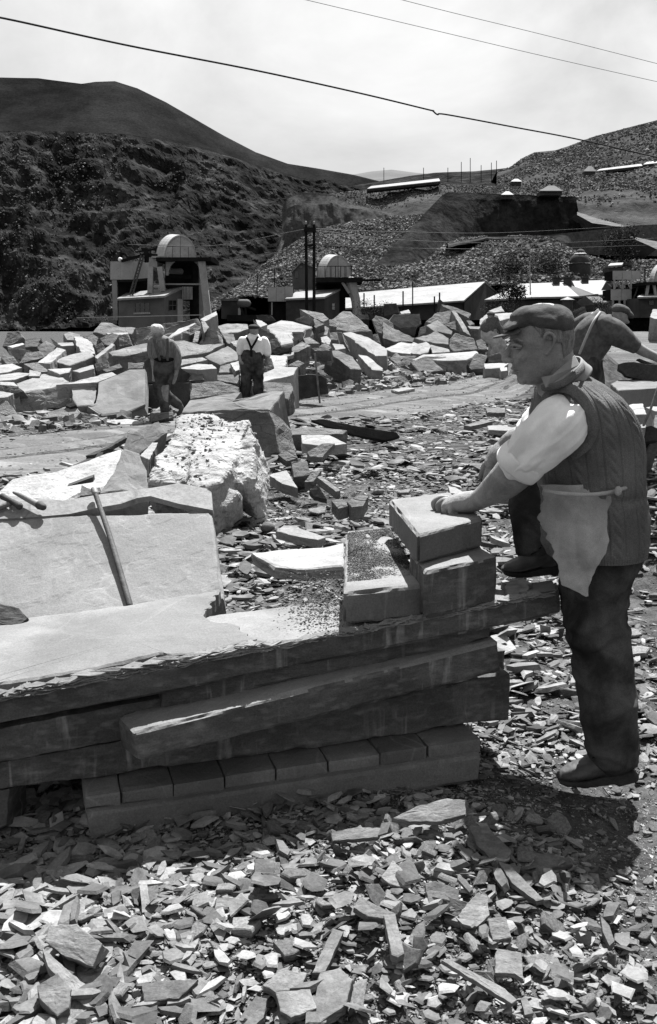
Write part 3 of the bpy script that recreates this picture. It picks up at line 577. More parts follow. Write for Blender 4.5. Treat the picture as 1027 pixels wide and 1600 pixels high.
for x0, x1 in ((961, 966), (971, 966), (974, 979), (985, 979)): put('brace', *bar(Yp(x0, 451, 94.1), Yp(x1, 438, 94.1), .1), M['conc'], tw)
for x in (958, 968, 976, 984): put('leg', *bar(Yp(x, 469, 94), Yp(x, 492, 94), .16), M['conc'], tw)
put('ladder_frame', *bar(Yp(1000, 440, 94), Yp(990, 468, 94), .12), M['iron'], tw)
w3 = thing('winding_house', 1020, 495, 93, label='winding house cut by the right edge, its dome glaring white', cat='winding house')
barrel(w3, 1022, 1064, 440, 411, 92, -7, -.5, 3.2)
put('platform', *rect(1008, 440.5, 1075, 445.5, 91, 6), M['black'], w3)
for x0, x1 in ((1013, 1009), (1022, 1026), (1060, 1064)): put('leg', *bar(Yp(x0, 445, 91.5), Yp(x1, 470, 91.5), .22), M['conc'], w3)
put('hut_wall', *rect(998, 466, 1080, 496, 90.5, 4), M['dwall'], w3); put('hut_roof', *prism(PX((996, 466.5, 90), (1080, 464, 90), (1080, 460, 94), (1002, 462, 94)), (0, 0, .15)), M['roof'], w3)
window(w3, 1015, 470, 1021, 476, 90.45, None, 2, 2)
sr = thing('flat_shed', 960, 420, 140, label='small shed with bright flat roof above the tank tower', cat='shed')
put('roof', *prism(PX((950, 417.5, 138), (972, 416, 138), (974, 412.5, 142), (954, 413.5, 142)), (0, 0, .2)), M['roof'], sr); put('wall', *rect(951, 418, 972, 430, 138.5, 3), M['dwall'], sr)
# sheds up on the tips
for nm, lab, a, b, Y, hgt in (('long_roof', 'long pale roof strip along the upper tip terrace', (574, 296), (688, 284), 398, 4), ('long_roof', 'pale strip roof crossing high on the right hill', (932, 268), (1004, 260), 455, 3), ('long_roof', 'pale roof end at the right edge, high on the hill', (1005, 258), (1060, 252), 455, 4)):
    s = thing(nm, (a[0] + b[0]) / 2, a[1] + 5, Y, label=lab, cat='shed')
    put('roof', *prism(PX((a[0], a[1], Y - 3), (b[0], b[1], Y - 3), (b[0] - 2, b[1] - hgt, Y + 6), (a[0] + 6, a[1] - hgt, Y + 6)), (0, 0, .3)), M['roof'], s)
    put('wall', *prism(PX((a[0], a[1], Y - 2.5), (b[0], b[1], Y - 2.5), (b[0], b[1] + 3, Y - 2.5), (a[0], a[1] + 3, Y - 2.5)), (0, 6, 0)), M['dwall'], s)
for lab, x0, x1, y0, y1, Y in (('hill hut with hipped grey roof standing on the dark embankment', 843, 880, 299, 291, 236), ('tiny pale-roofed hut on the left end of the embankment', 783, 803, 305, 300, 236), ('small dark hut beside the strip roof on the right hill', 912, 932, 268, 260, 440), ('tiny hut with pale roof just above the embankment hut', 798, 816, 284, 280, 420)):
    s = thing('hill_hut', (x0 + x1) / 2, y0 + 5, Y, label=lab, cat='hut'); m_ = (x0 + x1) / 2; k = (x1 - x0) * .22
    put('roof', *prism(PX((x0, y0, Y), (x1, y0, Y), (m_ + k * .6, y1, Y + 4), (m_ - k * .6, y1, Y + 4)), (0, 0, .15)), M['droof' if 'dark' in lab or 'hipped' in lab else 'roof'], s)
    put('wall', *rect(x0 + 1.5, y0, x1 - 1.5, y0 + 6, Y + .4, 4), M['dwall'], s)
# fence posts and thin poles near the long shed
for i, (x, y0, y1, Y) in enumerate(((569, 458, 488, 100), (585, 461, 486, 100), (630, 455, 478, 96), (679, 463, 474, 96), (687, 457, 472, 96), (1008, 420, 445, 120), (645, 440, 470, 118), (402, 425, 450, 150), (429, 420, 448, 150), (782, 434, 452, 135))):
    tag(put('fence_post', *bar(Yp(x, y1 + 14, Y), Yp(x, y0, Y), .13), M['black']), 'thin dark post standing before the sheds', 'post', 'thin posts around the sheds')
for i, (x, y0) in enumerate(((721, 253), (735, 247), (752, 258), (768, 254), (776, 251), (600, 262), (662, 262), (700, 262))):
    tag(put('ridge_post', *bar(Yp(x, 285, 500), Yp(x, y0, 500), .28), M['black']), 'tiny dark post on the ridge line', 'post', 'posts along the ridge')
# wires
def wire(name, pts, r, label, group=None, mt='cable'):
    cu = bpy.data.curves.new(name, 'CURVE'); cu.dimensions = '3D'; cu.bevel_depth = r; cu.bevel_resolution = 2
    P = catmull([Yp(*p) for p in pts], max(20, len(pts) * 8)); s_ = cu.splines.new('POLY'); s_.points.add(len(P) - 1)
    for k_, p in enumerate(P): s_.points[k_].co = (*p, 1)
    me = bpy.data.objects.new('tmp', cu); C.objects.link(me); dg = bpy.context.evaluated_depsgraph_get(); ms = bpy.data.meshes.new_from_object(me.evaluated_get(dg)); bpy.data.objects.remove(me); ms.materials.clear()
    return link(name, ms, M[mt], label=label, cat='cable', group=group)
cb_ = wire('overhead_cable', [(-60, 17, 16), (18, 31, 17), (200, 71, 18.5), (400, 110, 20), (560, 145, 21.6), (668, 171, 22.8), (676, 173, 22.9), (684, 179, 23), (698, 179, 23.1), (800, 198, 24), (905, 218, 25.5), (1027, 246, 27), (1100, 262, 28)], .017, 'thick black cable slanting across the whole sky, with a kink')
wire('thin_wire', [(420, -14, 30), (640, 38, 32), (860, 90, 34), (1100, 144, 36)], .008, 'lower of two hair-thin wires at the top right', mt='wall')
wire('thin_wire', [(560, -18, 30), (700, 18, 32), (860, 57, 34), (1100, 118, 36)], .008, 'upper of two hair-thin wires at the top right', mt='wall')
for a in (((478, 357, 60), (620, 362, 90), (800, 363, 130), (1027, 350, 170), (1100, 345, 180)), ((491, 360, 60), (650, 376, 90), (850, 380, 130), (1027, 372, 170), (1100, 368, 180)), ((200, 382, 90), (330, 384, 75), (478, 358, 60)), ((491, 382, 60), (650, 388, 90), (850, 388, 130), (1100, 380, 180))):
    wire('power_line', a, .022, 'fine power line running from the twin poles', 'power lines from the twin poles', 'wall')
# trees and bushes
def tree(px, py, Y, w, h, label, name='tree', n=900, seed=0, trunk=True):
    g = np.random.default_rng(seed); base = Yp(px, py, Y); t = empty(name, base, label=label, cat=name); ORG[t.name] = np.array(t.location); k = Y / F; W_ = w * k / 2; H = h * k
    cl = g.normal(0, 1, (9, 3)) * (W_ * .5, W_ * .4, H * .2) + (0, 0, H * .6); P = cl[g.integers(0, 9, n)] + g.normal(0, 1, (n, 3)) * (W_ * .26, W_ * .26, H * .13)
    tm = []
    for q_ in range(6): tm.append((np.array([(-.5, -.35, 0), (.5, -.3, .1), (.35, .5, -.1), (-.4, .4, .15)]), [(0, 1, 2, 3)]))
    o = scatter('crown', P, g.uniform(.5, 1, n) * H * .07, 1.0, M['leaf'], seed, tm, t)
    if trunk:
        V, Fc = join([tube([(0, 0, -.3), (.02, 0, H * .35), (0, 0, H * .7)], [H * .035, H * .025, H * .012], 8)] + [tube([(0, 0, H * (.25 + .1 * j)), (W_ * .5 * math.cos(j * 2.1), W_ * .5 * math.sin(j * 2.1), H * (.55 + .07 * j))], [H * .015, H * .006], 6) for j in range(4)])
        link('trunk', from_faces('trunk', V, Fc), M['bark'], t)
    return t
tree(808, 486, 105, 38, 44, 'dark bushy tree in front of the hipped slate house', seed=1, n=1400)
tree(795, 452, 112, 14, 26, 'narrow dark tree left of the hipped house roof', seed=2, n=500)
tree(775, 494, 92, 34, 26, 'dark bush at the gable end of the long shed', 'bush', seed=3, trunk=False)
tree(575, 499, 62, 44, 26, 'leafy bush beside the leg of second winding house', 'bush', seed=4, n=1100, trunk=False)
tree(935, 490, 70, 60, 26, 'dark bush behind the bending man', 'bush', seed=5, n=1100, trunk=False)
tree(970, 414, 175, 60, 50, 'broad dark tree on the slope above the tank tower', seed=6, n=1600)
tree(800, 440, 150, 70, 40, 'long dark thicket at the foot of the low tip', 'thicket', seed=7, n=1700, trunk=False)
tree(856, 440, 150, 60, 40, 'dark thicket left of the stone tower', 'thicket', seed=8, n=1500, trunk=False)
tree(885, 300, 240, 24, 22, 'tiny bush on the embankment edge', 'bush', seed=9, n=400, trunk=False)

# ---------------------------------------------------------------- slate blocks: a traced face at its own distance, tilted and with real thickness
def slab_geo(poly, Y0, tilt, T_=.3, yaw=0, seed=0, rough=1.0, seg=None, ztop=None, flare=0.0):
    r = random.Random(seed * 7 + 3); poly = [tuple(p) for p in poly]
    cx = sum(p[0] for p in poly) / len(poly); cy = sum(p[1] for p in poly) / len(poly); a = math.radians(tilt); b = math.radians(yaw)
    n = np.array((math.sin(b) * math.sin(a), -math.cos(b) * math.sin(a), math.cos(a)))
    p0 = Yp(cx, cy, Y0) if ztop is None else Zp(cx, cy, ztop)
    A = np.array([PL(x, y, p0, n) for x, y in poly]); area = 0
    u = A[1] - A[0]; u = u - n * np.dot(u, n); u /= np.linalg.norm(u); v = np.cross(n, u); c = A.mean(0)
    Q2 = np.stack([(A - c) @ u, (A - c) @ v], 1)
    area = .5 * np.sum(Q2[:, 0] * np.roll(Q2[:, 1], -1) - np.roll(Q2[:, 0], -1) * Q2[:, 1])
    if area < 0: Q2 = Q2[::-1]
    size = math.sqrt(abs(area)); seg = seg or size / 7; out = []
    for i in range(len(Q2)):
        p, q_ = Q2[i], Q2[(i + 1) % len(Q2)]; d = q_ - p; L_ = np.linalg.norm(d); k = max(1, min(9, int(L_ / seg)))
        nr = np.array((d[1], -d[0])) / (L_ + 1e-9)
        for j in range(k):
            out.append(p + d * (j / k) + nr * (r.uniform(-1, 1) * seg * .17 * rough if j else 0))
    O = np.array(out); m = len(O); cen = O.mean(0)
    sc_ = lambda f: cen + (O - cen) * f
    rings = []; amp = size * .026 * rough
    def hgt(P, w): 
        P3 = np.stack([P[:, 0], P[:, 1], P[:, 0] * 0 + seed], 1) / size
        z = fbm(P3 * 3.2, 4, seed % 50) ; z = .5 * z + .5 * np.round(z * 3.5) / 3.5
        return z * amp * w * 1.6
    for f, w in ((.25, 1), (.5, 1), (.74, 1), (.93, .8)): P = sc_(f); rings.append((P, hgt(P, w)))
    rings.append((sc_(.985), -np.full(m, amp * .3))); rings.append((O, np.full(m, -amp * 1.2)))
    nl = 4; jit = np.array([r.uniform(-1, 1) for _ in range(m)])
    for k in range(1, nl + 1):
        off = .012 * rough * (r.uniform(-1.2, 1)) + flare * k / nl
        nrm = (O - cen) / (np.linalg.norm(O - cen, axis=1)[:, None] + 1e-9)
        P = O + nrm * (off * size + np.array([r.uniform(-1, 1) for _ in range(m)])[:, None] * size * .032 * rough)
        rings.append((P, np.full(m, -T_ * k / nl + (0 if k == nl else r.uniform(-.06, .06) * T_))))
    V = [c + u * cen[0] + v * cen[1]]; 
    for P, h in rings: V += list(c + P[:, :1] * u + P[:, 1:] * v + h[:, None] * n)
    Fc = [(0, 1 + j, 1 + (j + 1) % m) for j in range(m)]
    for k in range(len(rings) - 1):
        s0, s1 = 1 + k * m, 1 + (k + 1) * m
        Fc += [(s0 + j, s1 + j, s1 + (j + 1) % m, s0 + (j + 1) % m) for j in range(m)]
    Fc.append(tuple(1 + (len(rings) - 1) * m + j for j in range(m))[::-1])
    return np.array(V), Fc
PILE = 'slate blocks tumbled in the long pile beyond the road'
_sd = [0]
ZX = ((70, 'at the far left'), (150, 'above the dark broken wall'), (232, 'above the big smooth slab'), (300, 'just right of the white-haired man'), (372, 'between the two walking men'), (430, 'around the capped man'), (500, 'right of the capped man'), (560, 'below the twin poles'), (640, 'below the long shed'), (720, 'around the spiky fan'), (9999, 'near the crouching man'))
def pile_label(px, py, tone, lie, size):
    row = 'on the crest of the pile' if py < 522 else 'high in the pile' if py < 548 else 'in the middle of the pile' if py < 582 else 'at the foot of the pile'
    return '%s%s %s block %s, %s' % (size, tone, lie, row, next(z for x, z in ZX if px < x))
def block(poly, Y0, tilt, T_=.4, m='rock', label=None, cat='slate block', group=None, name='slate_block', yaw=None, **k):
    _sd[0] += 1; s = _sd[0]
    yaw = (s * 37 % 40) - 20 if yaw is None else yaw
    cxp = sum(p[0] for p in poly) / len(poly)
    if group == PILE or label is None:
        kf = float(np.interp(cxp, (440, 500, 560, 620), (1.0, 1.12, 1.45, 1.75)))
        if Y0 > 16: Y0 *= kf; T_ *= kf * 1.35
    if label is None:
        group = PILE; w_ = max(p[0] for p in poly) - min(p[0] for p in poly); label = pile_label(cxp, sum(p[1] for p in poly) / len(poly), {'bright': 'pale', 'white': 'pale', 'darkrock': 'dark'}.get(m, 'grey'), 'flat' if tilt < 16 else 'sloping' if tilt < 35 else 'steep' if tilt < 55 else 'upright', 'small ' if w_ < 18 else '' if w_ < 34 else 'broad ')
    return put(name, *slab_geo(poly, Y0, tilt, T_, yaw, s, **k), M[m], label=label, cat=cat, group=group)
o1, s1 = (0, 490), 5.135
Bk = lambda o, pts, *a, **k: block(q(o, 5.135, pts), *a, **k)
G = PILE
# far left stretch
Bk(o1, [(575, 570), (780, 552), (770, 640), (755, 738), (620, 745), (585, 690)], 18.2, 33, .35, 'slab', 'small grey face left of the dark crack in the big upright slab', group=G)
Bk(o1, [(788, 552), (930, 492), (1040, 445), (1165, 440), (1168, 725), (1030, 795), (820, 822), (700, 745), (762, 735), (785, 640)], 18.2, 33, .4, 'slab', 'big smooth grey slab face standing left of the white-haired man', group=G, yaw=0, seg=.5)
Bk(o1, [(100, 740), (190, 640), (420, 592), (572, 572), (583, 690), (610, 745), (430, 755), (300, 795), (200, 832), (140, 835)], 18.5, 62, .9, 'rock', 'long dark broken wall of slate left of the cracked slab', group=G)
Bk(o1, [(130, 560), (350, 480), (480, 488), (560, 545), (420, 592), (180, 640)], 19.4, 12, .5, 'bright', 'pale flat top stone above the dark broken wall', group=G)
Bk(o1, [(450, 570), (640, 535), (900, 467), (940, 490), (780, 550), (620, 560)], 18.6, 14, .2, 'bright', 'long thin pale ledge above the cracked slab', group=G)
Bk(o1, [(0, 545), (110, 550), (150, 583), (0, 572)], 18.5, 12, .5, 'bright'); Bk(o1, [(0, 620), (110, 640), (60, 668), (-40, 680)], 17.6, 10, .3, 'bright')
Bk(o1, [(0, 570), (130, 582), (190, 620), (100, 645), (0, 620)], 18.3, 58, .5); Bk(o1, [(-30, 680), (60, 700), (110, 760), (150, 830), (-40, 800)], 17.3, 45, .5)
Bk(o1, [(380, 790), (540, 742), (620, 752), (650, 790), (590, 852), (400, 858)], 17, 30, .6, 'rock', 'rounded boulder with a flat dark stone on top, left of the road', group=G)
Bk(o1, [(650, 790), (705, 800), (770, 830), (700, 885), (590, 862)], 17, 56, .5, 'rock')
Bk(o1, [(520, 735), (590, 708), (615, 735), (560, 752)], 17.1, 40, .1, 'darkrock', 'flat dark stone lying on the rounded boulder', group=G)
Bk(o1, [(80, 880), (200, 855), (400, 850), (330, 885), (100, 900)], 16.2, 9, .25, 'bright', 'flat pale slab with a deep dark edge beside the road', group=G)
Bk(o1, [(400, 870), (510, 865), (510, 935), (400, 940)], 15.8, 48, .3); Bk(o1, [(300, 930), (330, 880), (390, 880), (400, 950), (310, 975)], 15.6, 66, .3, 'darkrock')
Bk(o1, [(830, 862), (1027, 842), (1160, 868), (1100, 885), (950, 888)], 16.6, 8, .1, 'bright', 'thin bright sheet of slate lying behind the white-haired man', group=G)
Bk(o1, [(190, 965), (290, 958), (200, 995)], 15.2, 12, .08, 'bright'); Bk(o1, [(0, 800), (60, 830), (120, 850), (60, 870), (0, 860)], 16.6, 20, .3)
Bk(o1, [(745, 150), (810, 70), (900, 75), (960, 105), (1090, 112), (1060, 165), (840, 172)], 27, 32, .6, 'rock', 'flat-topped boulder alone below the engine hut wall', group=G)
Bk(o1, [(590, 182), (650, 180), (735, 225), (765, 320), (720, 322), (650, 305), (610, 240)], 24, 14, .3, 'bright', 'bright pointed slab leaning high on the left pile', group=G)
Bk(o1, [(420, 380), (560, 330), (730, 295), (760, 340), (680, 380), (560, 417)], 22, 22, .5, 'bright', 'long pale ridged block lying low on the left pile', group=G)
for P_, Y_, t_, T_ in (([(150, 402), (210, 310), (320, 300), (370, 347), (280, 370)], 22, 44, .5), ([(300, 270), (370, 215), (450, 260), (400, 350), (330, 330)], 23.5, 38, .5), ([(60, 280), (240, 290), (190, 385), (110, 342)], 22.5, 68, .5),
    ([(20, 265), (60, 152), (150, 137), (190, 192), (60, 262)], 27, 56, .6), ([(200, 205), (330, 187), (300, 262), (200, 272)], 25, 40, .4), ([(510, 165), (560, 146), (650, 170), (620, 215), (540, 210)], 26.5, 32, .4),
    ([(670, 180), (730, 157), (790, 192), (770, 262), (700, 222)], 26, 50, .5), ([(20, 310), (110, 345), (150, 400), (60, 410), (10, 360)], 21.5, 50, .5),
    ([(820, 450), (960, 402), (985, 430), (860, 470)], 20, 38, .3), ([(190, 402), (300, 390), (400, 465), (300, 470)], 20.6, 26, .3), ([(800, 200), (900, 150), (960, 170), (900, 260), (840, 250)], 25.5, 45, .5), ([(760, 262), (820, 230), (850, 300), (790, 330)], 24, 60, .5), ([(950, 170), (1027, 160), (1060, 250), (960, 262)], 25, 60, .5),
    ([(400, 190), (470, 240), (480, 280), (440, 260)], 24.5, 65, .5), ([(760, 400), (870, 385), (870, 440), (770, 460)], 20.8, 60, .4), ([(140, 560), (250, 520), (330, 540), (200, 570)], 19.8, 25, .3)):
    Bk(o1, P_, Y_, t_, T_)
for P_, Y_, T_ in (([(460, 270), (530, 290), (400, 400), (300, 392)], 22, .4), ([(760, 345), (900, 237), (925, 250), (780, 362)], 22.5, .4), ([(580, 460), (750, 410), (755, 440), (640, 472)], 20.2, .2), ([(380, 445), (575, 435), (560, 470), (480, 487)], 20, .2),
    ([(0, 412), (100, 400), (180, 432), (60, 470), (-30, 480)], 20.5, .3), ([(0, 490), (150, 470), (260, 480), (120, 530), (-20, 540)], 19.7, .3), ([(440, 235), (590, 230), (600, 255), (500, 260)], 24.5, .3), ([(850, 155), (1027, 150), (1030, 175), (900, 180)], 26, .3), ([(60, 262), (180, 235), (200, 245), (100, 275)], 24, .3), ([(240, 450), (330, 470), (320, 500), (230, 500)], 19.9, .2)):
    Bk(o1, P_, Y_, 13, T_, 'bright')
Bk(o1, [(870, 310), (1027, 267), (1190, 238), (1190, 300), (1000, 340), (900, 340)], 21.5, 15, .9, 'rock', 'long block with shaded front behind the white-haired man', group=G)
# around the two men
o2 = (200, 480)
Bk(o2, [(0, 180), (180, 150), (420, 110), (560, 88), (610, 150), (330, 250), (160, 292), (0, 312)], 27.5, 60, 1, 'rock', 'broad shaded slab rising behind the white-haired man', group=G)
Bk(o2, [(580, 97), (710, 30), (716, 62), (612, 118)], 24, 14, .55, 'bright', 'tipped slab with bright top sticking up highest on the pile', group=G)
Bk(o2, [(325, 252), (540, 132), (600, 160), (570, 190), (420, 277)], 23.5, 56, .5, 'rock', 'angular dark slab between the two walking men', group=G); Bk(o2, [(318, 246), (400, 178), (540, 124), (548, 140), (350, 246)], 23.3, 12, .2, 'bright')
Bk(o2, [(570, 292), (640, 180), (720, 190), (735, 282), (650, 302)], 23, 64, .6, 'rock', 'dark rounded block just left of the capped man seen from behind', group=G); Bk(o2, [(590, 112), (620, 117), (652, 160), (612, 210)], 23.2, 30, .3)
Bk(o2, [(715, 150), (800, 130), (960, 135), (975, 170), (880, 205), (760, 212)], 25.5, 27, .5, 'bright'); Bk(o2, [(350, 272), (450, 264), (580, 300), (780, 290), (640, 362), (400, 402)], 21.5, 24, .5, 'rock', 'wavy layered slab between the two walking men', group=G)
Bk(o2, [(610, 400), (800, 310), (890, 370), (880, 425), (740, 462)], 21.3, 30, .5, 'slab', 'smooth grey sheet sloping left of the capped man', group=G); Bk(o2, [(400, 422), (600, 400), (640, 420), (410, 470)], 20.6, 15, .3)
Bk(o2, [(400, 492), (560, 452), (680, 460), (715, 490), (590, 500)], 20, 12, .55, 'bright'); Bk(o2, [(380, 502), (590, 502), (612, 580), (380, 598)], 19.8, 46, .5)
Bk(o2, [(510, 612), (720, 590), (890, 640), (890, 690), (500, 738)], 18.6, 44, .9, 'rock', 'mottled grey boulder right of the white-haired man, below a ledge', group=G)
Bk(o2, [(740, 470), (820, 452), (860, 522), (730, 522)], 20.6, 28, .3); Bk(o2, [(820, 450), (890, 430), (895, 500), (862, 512)], 20.4, 14, .3, 'bright'); Bk(o2, [(680, 542), (890, 540), (890, 612), (730, 592)], 20, 26, .4)
Bk(o2, [(130, 440), (170, 395), (420, 480), (380, 600), (135, 612)], 19.4, 70, .6, 'darkrock'); Bk(o2, [(140, 620), (500, 600), (500, 760), (270, 900), (145, 905)], 18.9, 68, .6, 'darkrock', 'dark slab added for the shaded void behind the legs of the white-haired man', group=G)  # both dark slabs stand for the shade of an empty hollow
Bk(o2, [(180, 850), (360, 835), (372, 880), (190, 918)], 16.9, 52, .2); Bk(o2, [(750, 205), (850, 215), (870, 300), (800, 290)], 23.2, 35, .4); Bk(o2, [(610, 560), (720, 560), (720, 590), (620, 600)], 20, 60, .3)
Bk(o2, [(0, 440), (60, 450), (130, 440), (120, 490), (0, 492)], 19.5, 45, .3); Bk(o2, [(540, 190), (600, 190), (560, 280), (520, 280)], 23.2, 40, .3); Bk(o2, [(820, 280), (960, 240), (1000, 300), (900, 345)], 22.4, 22, .4)
# middle
o3 = (400, 470)
Bk(o3, [(60, 212), (200, 155), (300, 165), (455, 205), (380, 245), (290, 250), (300, 332), (200, 352), (140, 262)], 25, 9, .3, 'bright', 'dazzling white flat sheet of slate right of the capped man', group=G)
Bk(o3, [(-20, 150), (60, 230), (140, 272), (205, 362), (110, 412), (0, 440)], 22.5, 64, .6, 'rock', 'dark slab slanting down behind the capped man', group=G)
Bk(o3, [(350, 65), (540, 100), (587, 145), (540, 172), (440, 122)], 26.5, 34, .4, 'rock', 'pointed slab lying below the long shed and second dome', group=G); Bk(o3, [(310, 152), (420, 110), (462, 150), (430, 192)], 26, 64, .5)
Bk(o3, [(440, 187), (470, 140), (548, 187), (480, 217)], 25.5, 34, .5); Bk(o3, [(450, 232), (560, 202), (585, 217), (572, 277), (470, 267)], 25, 34, .5)
Bk(o3, [(560, 180), (700, 80), (760, 85), (850, 160), (932, 242), (760, 252), (650, 232), (590, 200)], 26, 41, .9, 'rock', 'large humped grey boulder in the middle of the pile', group=G, flare=.04)
Bk(o3, [(930, 152), (960, 115), (1040, 142), (1100, 182), (1100, 282), (980, 252)], 24.5, 50, .6)
Bk(o3, [(695, 255), (760, 246), (900, 290), (1050, 385), (1050, 440), (960, 442), (850, 370), (740, 285)], 22, 18, 1.0, 'bright', 'long thick beam-like block with bright top, right of the small stones', group=G, yaw=-14)
Bk(o3, [(560, 402), (660, 397), (780, 450), (850, 552), (760, 547), (680, 482)], 20.5, 24, .35, 'rock', 'ribbed slab sliding down the pile toward the road', group=G)
Bk(o3, [(820, 430), (890, 440), (1020, 540), (1020, 562), (930, 552)], 19.6, 14, .35, 'bright', 'wedge with bright top pointing down to the road', group=G)
for P_, Y_, t_, T_, m_ in (([(340, 312), (380, 230), (407, 225), (392, 290), (350, 327)], 24, 38, .2, 'rock'), ([(250, 402), (370, 325), (440, 360), (330, 412)], 22.5, 33, .4, 'rock'), ([(120, 412), (170, 370), (290, 370), (250, 412), (160, 432)], 22, 60, .4, 'darkrock'),
    ([(100, 432), (250, 440), (245, 522), (60, 592), (50, 500)], 20.8, 13, .3, 'bright'), ([(60, 582), (180, 530), (340, 530), (300, 592), (60, 652)], 19.6, 15, .7, 'bright'), ([(60, 652), (280, 660), (300, 702), (260, 792), (60, 722)], 18.6, 28, .5, 'rock'),
    ([(520, 292), (570, 280), (602, 312), (590, 352), (530, 332)], 23, 25, .4, 'bright'), ([(588, 257), (650, 250), (660, 312), (600, 317)], 24, 50, .4, 'rock'), ([(650, 250), (690, 255), (712, 332), (660, 342)], 23.5, 64, .4, 'rock'), ([(610, 342), (700, 350), (720, 382), (640, 392)], 22.6, 13, .2, 'bright'),
    ([(380, 302), (430, 290), (512, 342), (400, 342)], 23.4, 40, .3, 'rock'), ([(200, 440), (310, 405), (300, 432), (212, 455)], 21.5, 10, .06, 'bright'), ([(0, 150), (50, 160), (92, 190), (20, 217)], 25, 18, .3, 'bright'), ([(590, 150), (640, 150), (650, 210), (560, 195)], 25.6, 50, .5, 'rock'),
    ([(820, 228), (900, 230), (930, 262), (860, 272)], 24.6, 16, .3, 'bright'), ([(880, 275), (980, 265), (1000, 340), (940, 330)], 23.8, 60, .5, 'rock'), ([(800, 110), (900, 110), (910, 150), (840, 150)], 29, 50, .5, 'darkrock'), ([(440, 380), (540, 370), (600, 400), (480, 402)], 22, 55, .3, 'rock'), ([(250, 520), (340, 475), (390, 500), (350, 530)], 20.3, 45, .3, 'rock'), ([(500, 370), (560, 330), (610, 380), (560, 400)], 22, 40, .3, 'rock'), ([(0, 115), (120, 112), (160, 160), (20, 165)], 29, 62, .4, 'darkrock')):
    Bk(o3, P_, Y_, t_, T_, m_)
Bk(o3, [(285, 792), (330, 602), (420, 590), (525, 597), (562, 622), (582, 742), (400, 782)], 18.9, 86, .08, 'darkrock', 'black rounded upright slab beside the thin stick', group=G, yaw=0, rough=.5)  # its backlit darkness is put into the stone colour
tag(put('round_bar', *bar(Yp(492, 552, 20.6), Yp(500, 630, 20.6), .04), M['wood']), 'thin crooked stick leaning on the black rounded slab', 'stick')
Bk(o3, [(600, 770), (760, 752), (772, 772), (610, 788)], 18.4, 30, .12, 'rock', 'narrow squared stone lying at the road edge', group=G)
# right stretch
o4 = (600, 450)
Bk(o4, [(40, 272), (80, 210), (290, 205), (302, 290), (260, 312), (130, 322)], 26, 68, .7, 'rock', 'dark square-shouldered block below the long shed', group=G)
Bk(o4, [(-10, 272), (60, 310), (250, 402), (230, 432), (100, 432), (-10, 402)], 22.5, 36, .8, 'rock', 'sloping grey block leaning right, left of the spiky slabs', group=G, yaw=-18)
Bk(o4, [(335, 270), (420, 200), (540, 180), (575, 262), (480, 292), (360, 282)], 24.5, 54, .5, 'rock', 'shaded slab at the left of the spiky fan', group=G); Bk(o4, [(540, 180), (572, 180), (640, 280), (700, 385), (640, 350), (590, 262)], 24, 30, .25, 'rock', 'narrow blade of slate in the middle of the spiky fan', group=G)
Bk(o4, [(460, 130), (560, 150), (700, 205), (680, 242), (600, 202), (480, 150)], 26, 42, .3, 'rock', 'upper slab of the spiky fan, lying flat to the right', group=G); Bk(o4, [(430, 192), (450, 85), (487, 125), (462, 192)], 26.5, 80, .2, 'darkrock', 'black pointed fin standing up against the long shed', group=G)
Bk(o4, [(570, 262), (640, 352), (600, 352), (480, 292)], 24, 50, .4)
Bk(o4, [(340, 302), (430, 255), (550, 345), (540, 372), (400, 342)], 23, 24, .6, 'rock', 'rounded pale-topped block under the spiky fan', group=G); Bk(o4, [(240, 402), (340, 380), (420, 340), (520, 402), (520, 452), (330, 432)], 21.8, 23, .5, 'rock')
Bk(o4, [(525, 412), (570, 360), (720, 402), (752, 492), (560, 512), (527, 472)], 21, 46, .7, 'rock', 'round-shouldered grey boulder left of the crouching man', group=G)
Bk(o4, [(210, 522), (250, 452), (340, 430), (382, 462), (350, 522), (290, 532)], 20.6, 24, .5, 'bright'); Bk(o4, [(370, 452), (520, 490), (530, 512), (390, 522)], 20.4, 15, .3); Bk(o4, [(0, 490), (140, 430), (260, 450), (210, 527), (60, 512)], 20.8, 15, .35, 'bright')
Bk(o4, [(220, 577), (310, 532), (750, 505), (757, 530), (660, 575), (530, 580)], 19.6, 10, .35, 'bright', 'flat bright top of the long low block by the road', group=G)
Bk(o4, [(215, 592), (330, 547), (500, 547), (530, 602), (500, 665), (280, 677)], 19.3, 42, .8, 'rock', 'bulging front block of the long row by the road', group=G); Bk(o4, [(532, 602), (660, 572), (668, 652), (530, 665)], 19.4, 50, .7)
Bk(o4, [(660, 602), (740, 520), (830, 540), (800, 652), (700, 652)], 19.4, 46, .7); Bk(o4, [(840, 547), (930, 515), (972, 592), (840, 592)], 19.5, 66, .6)
Bk(o4, [(45, 562), (100, 540), (262, 545), (210, 642), (150, 657)], 19.8, 44, .7); Bk(o4, [(800, 607), (1000, 600), (962, 640), (812, 647)], 18.4, 10, .3, 'bright', 'narrow bright slab lying below the capped foreground man', group=G)
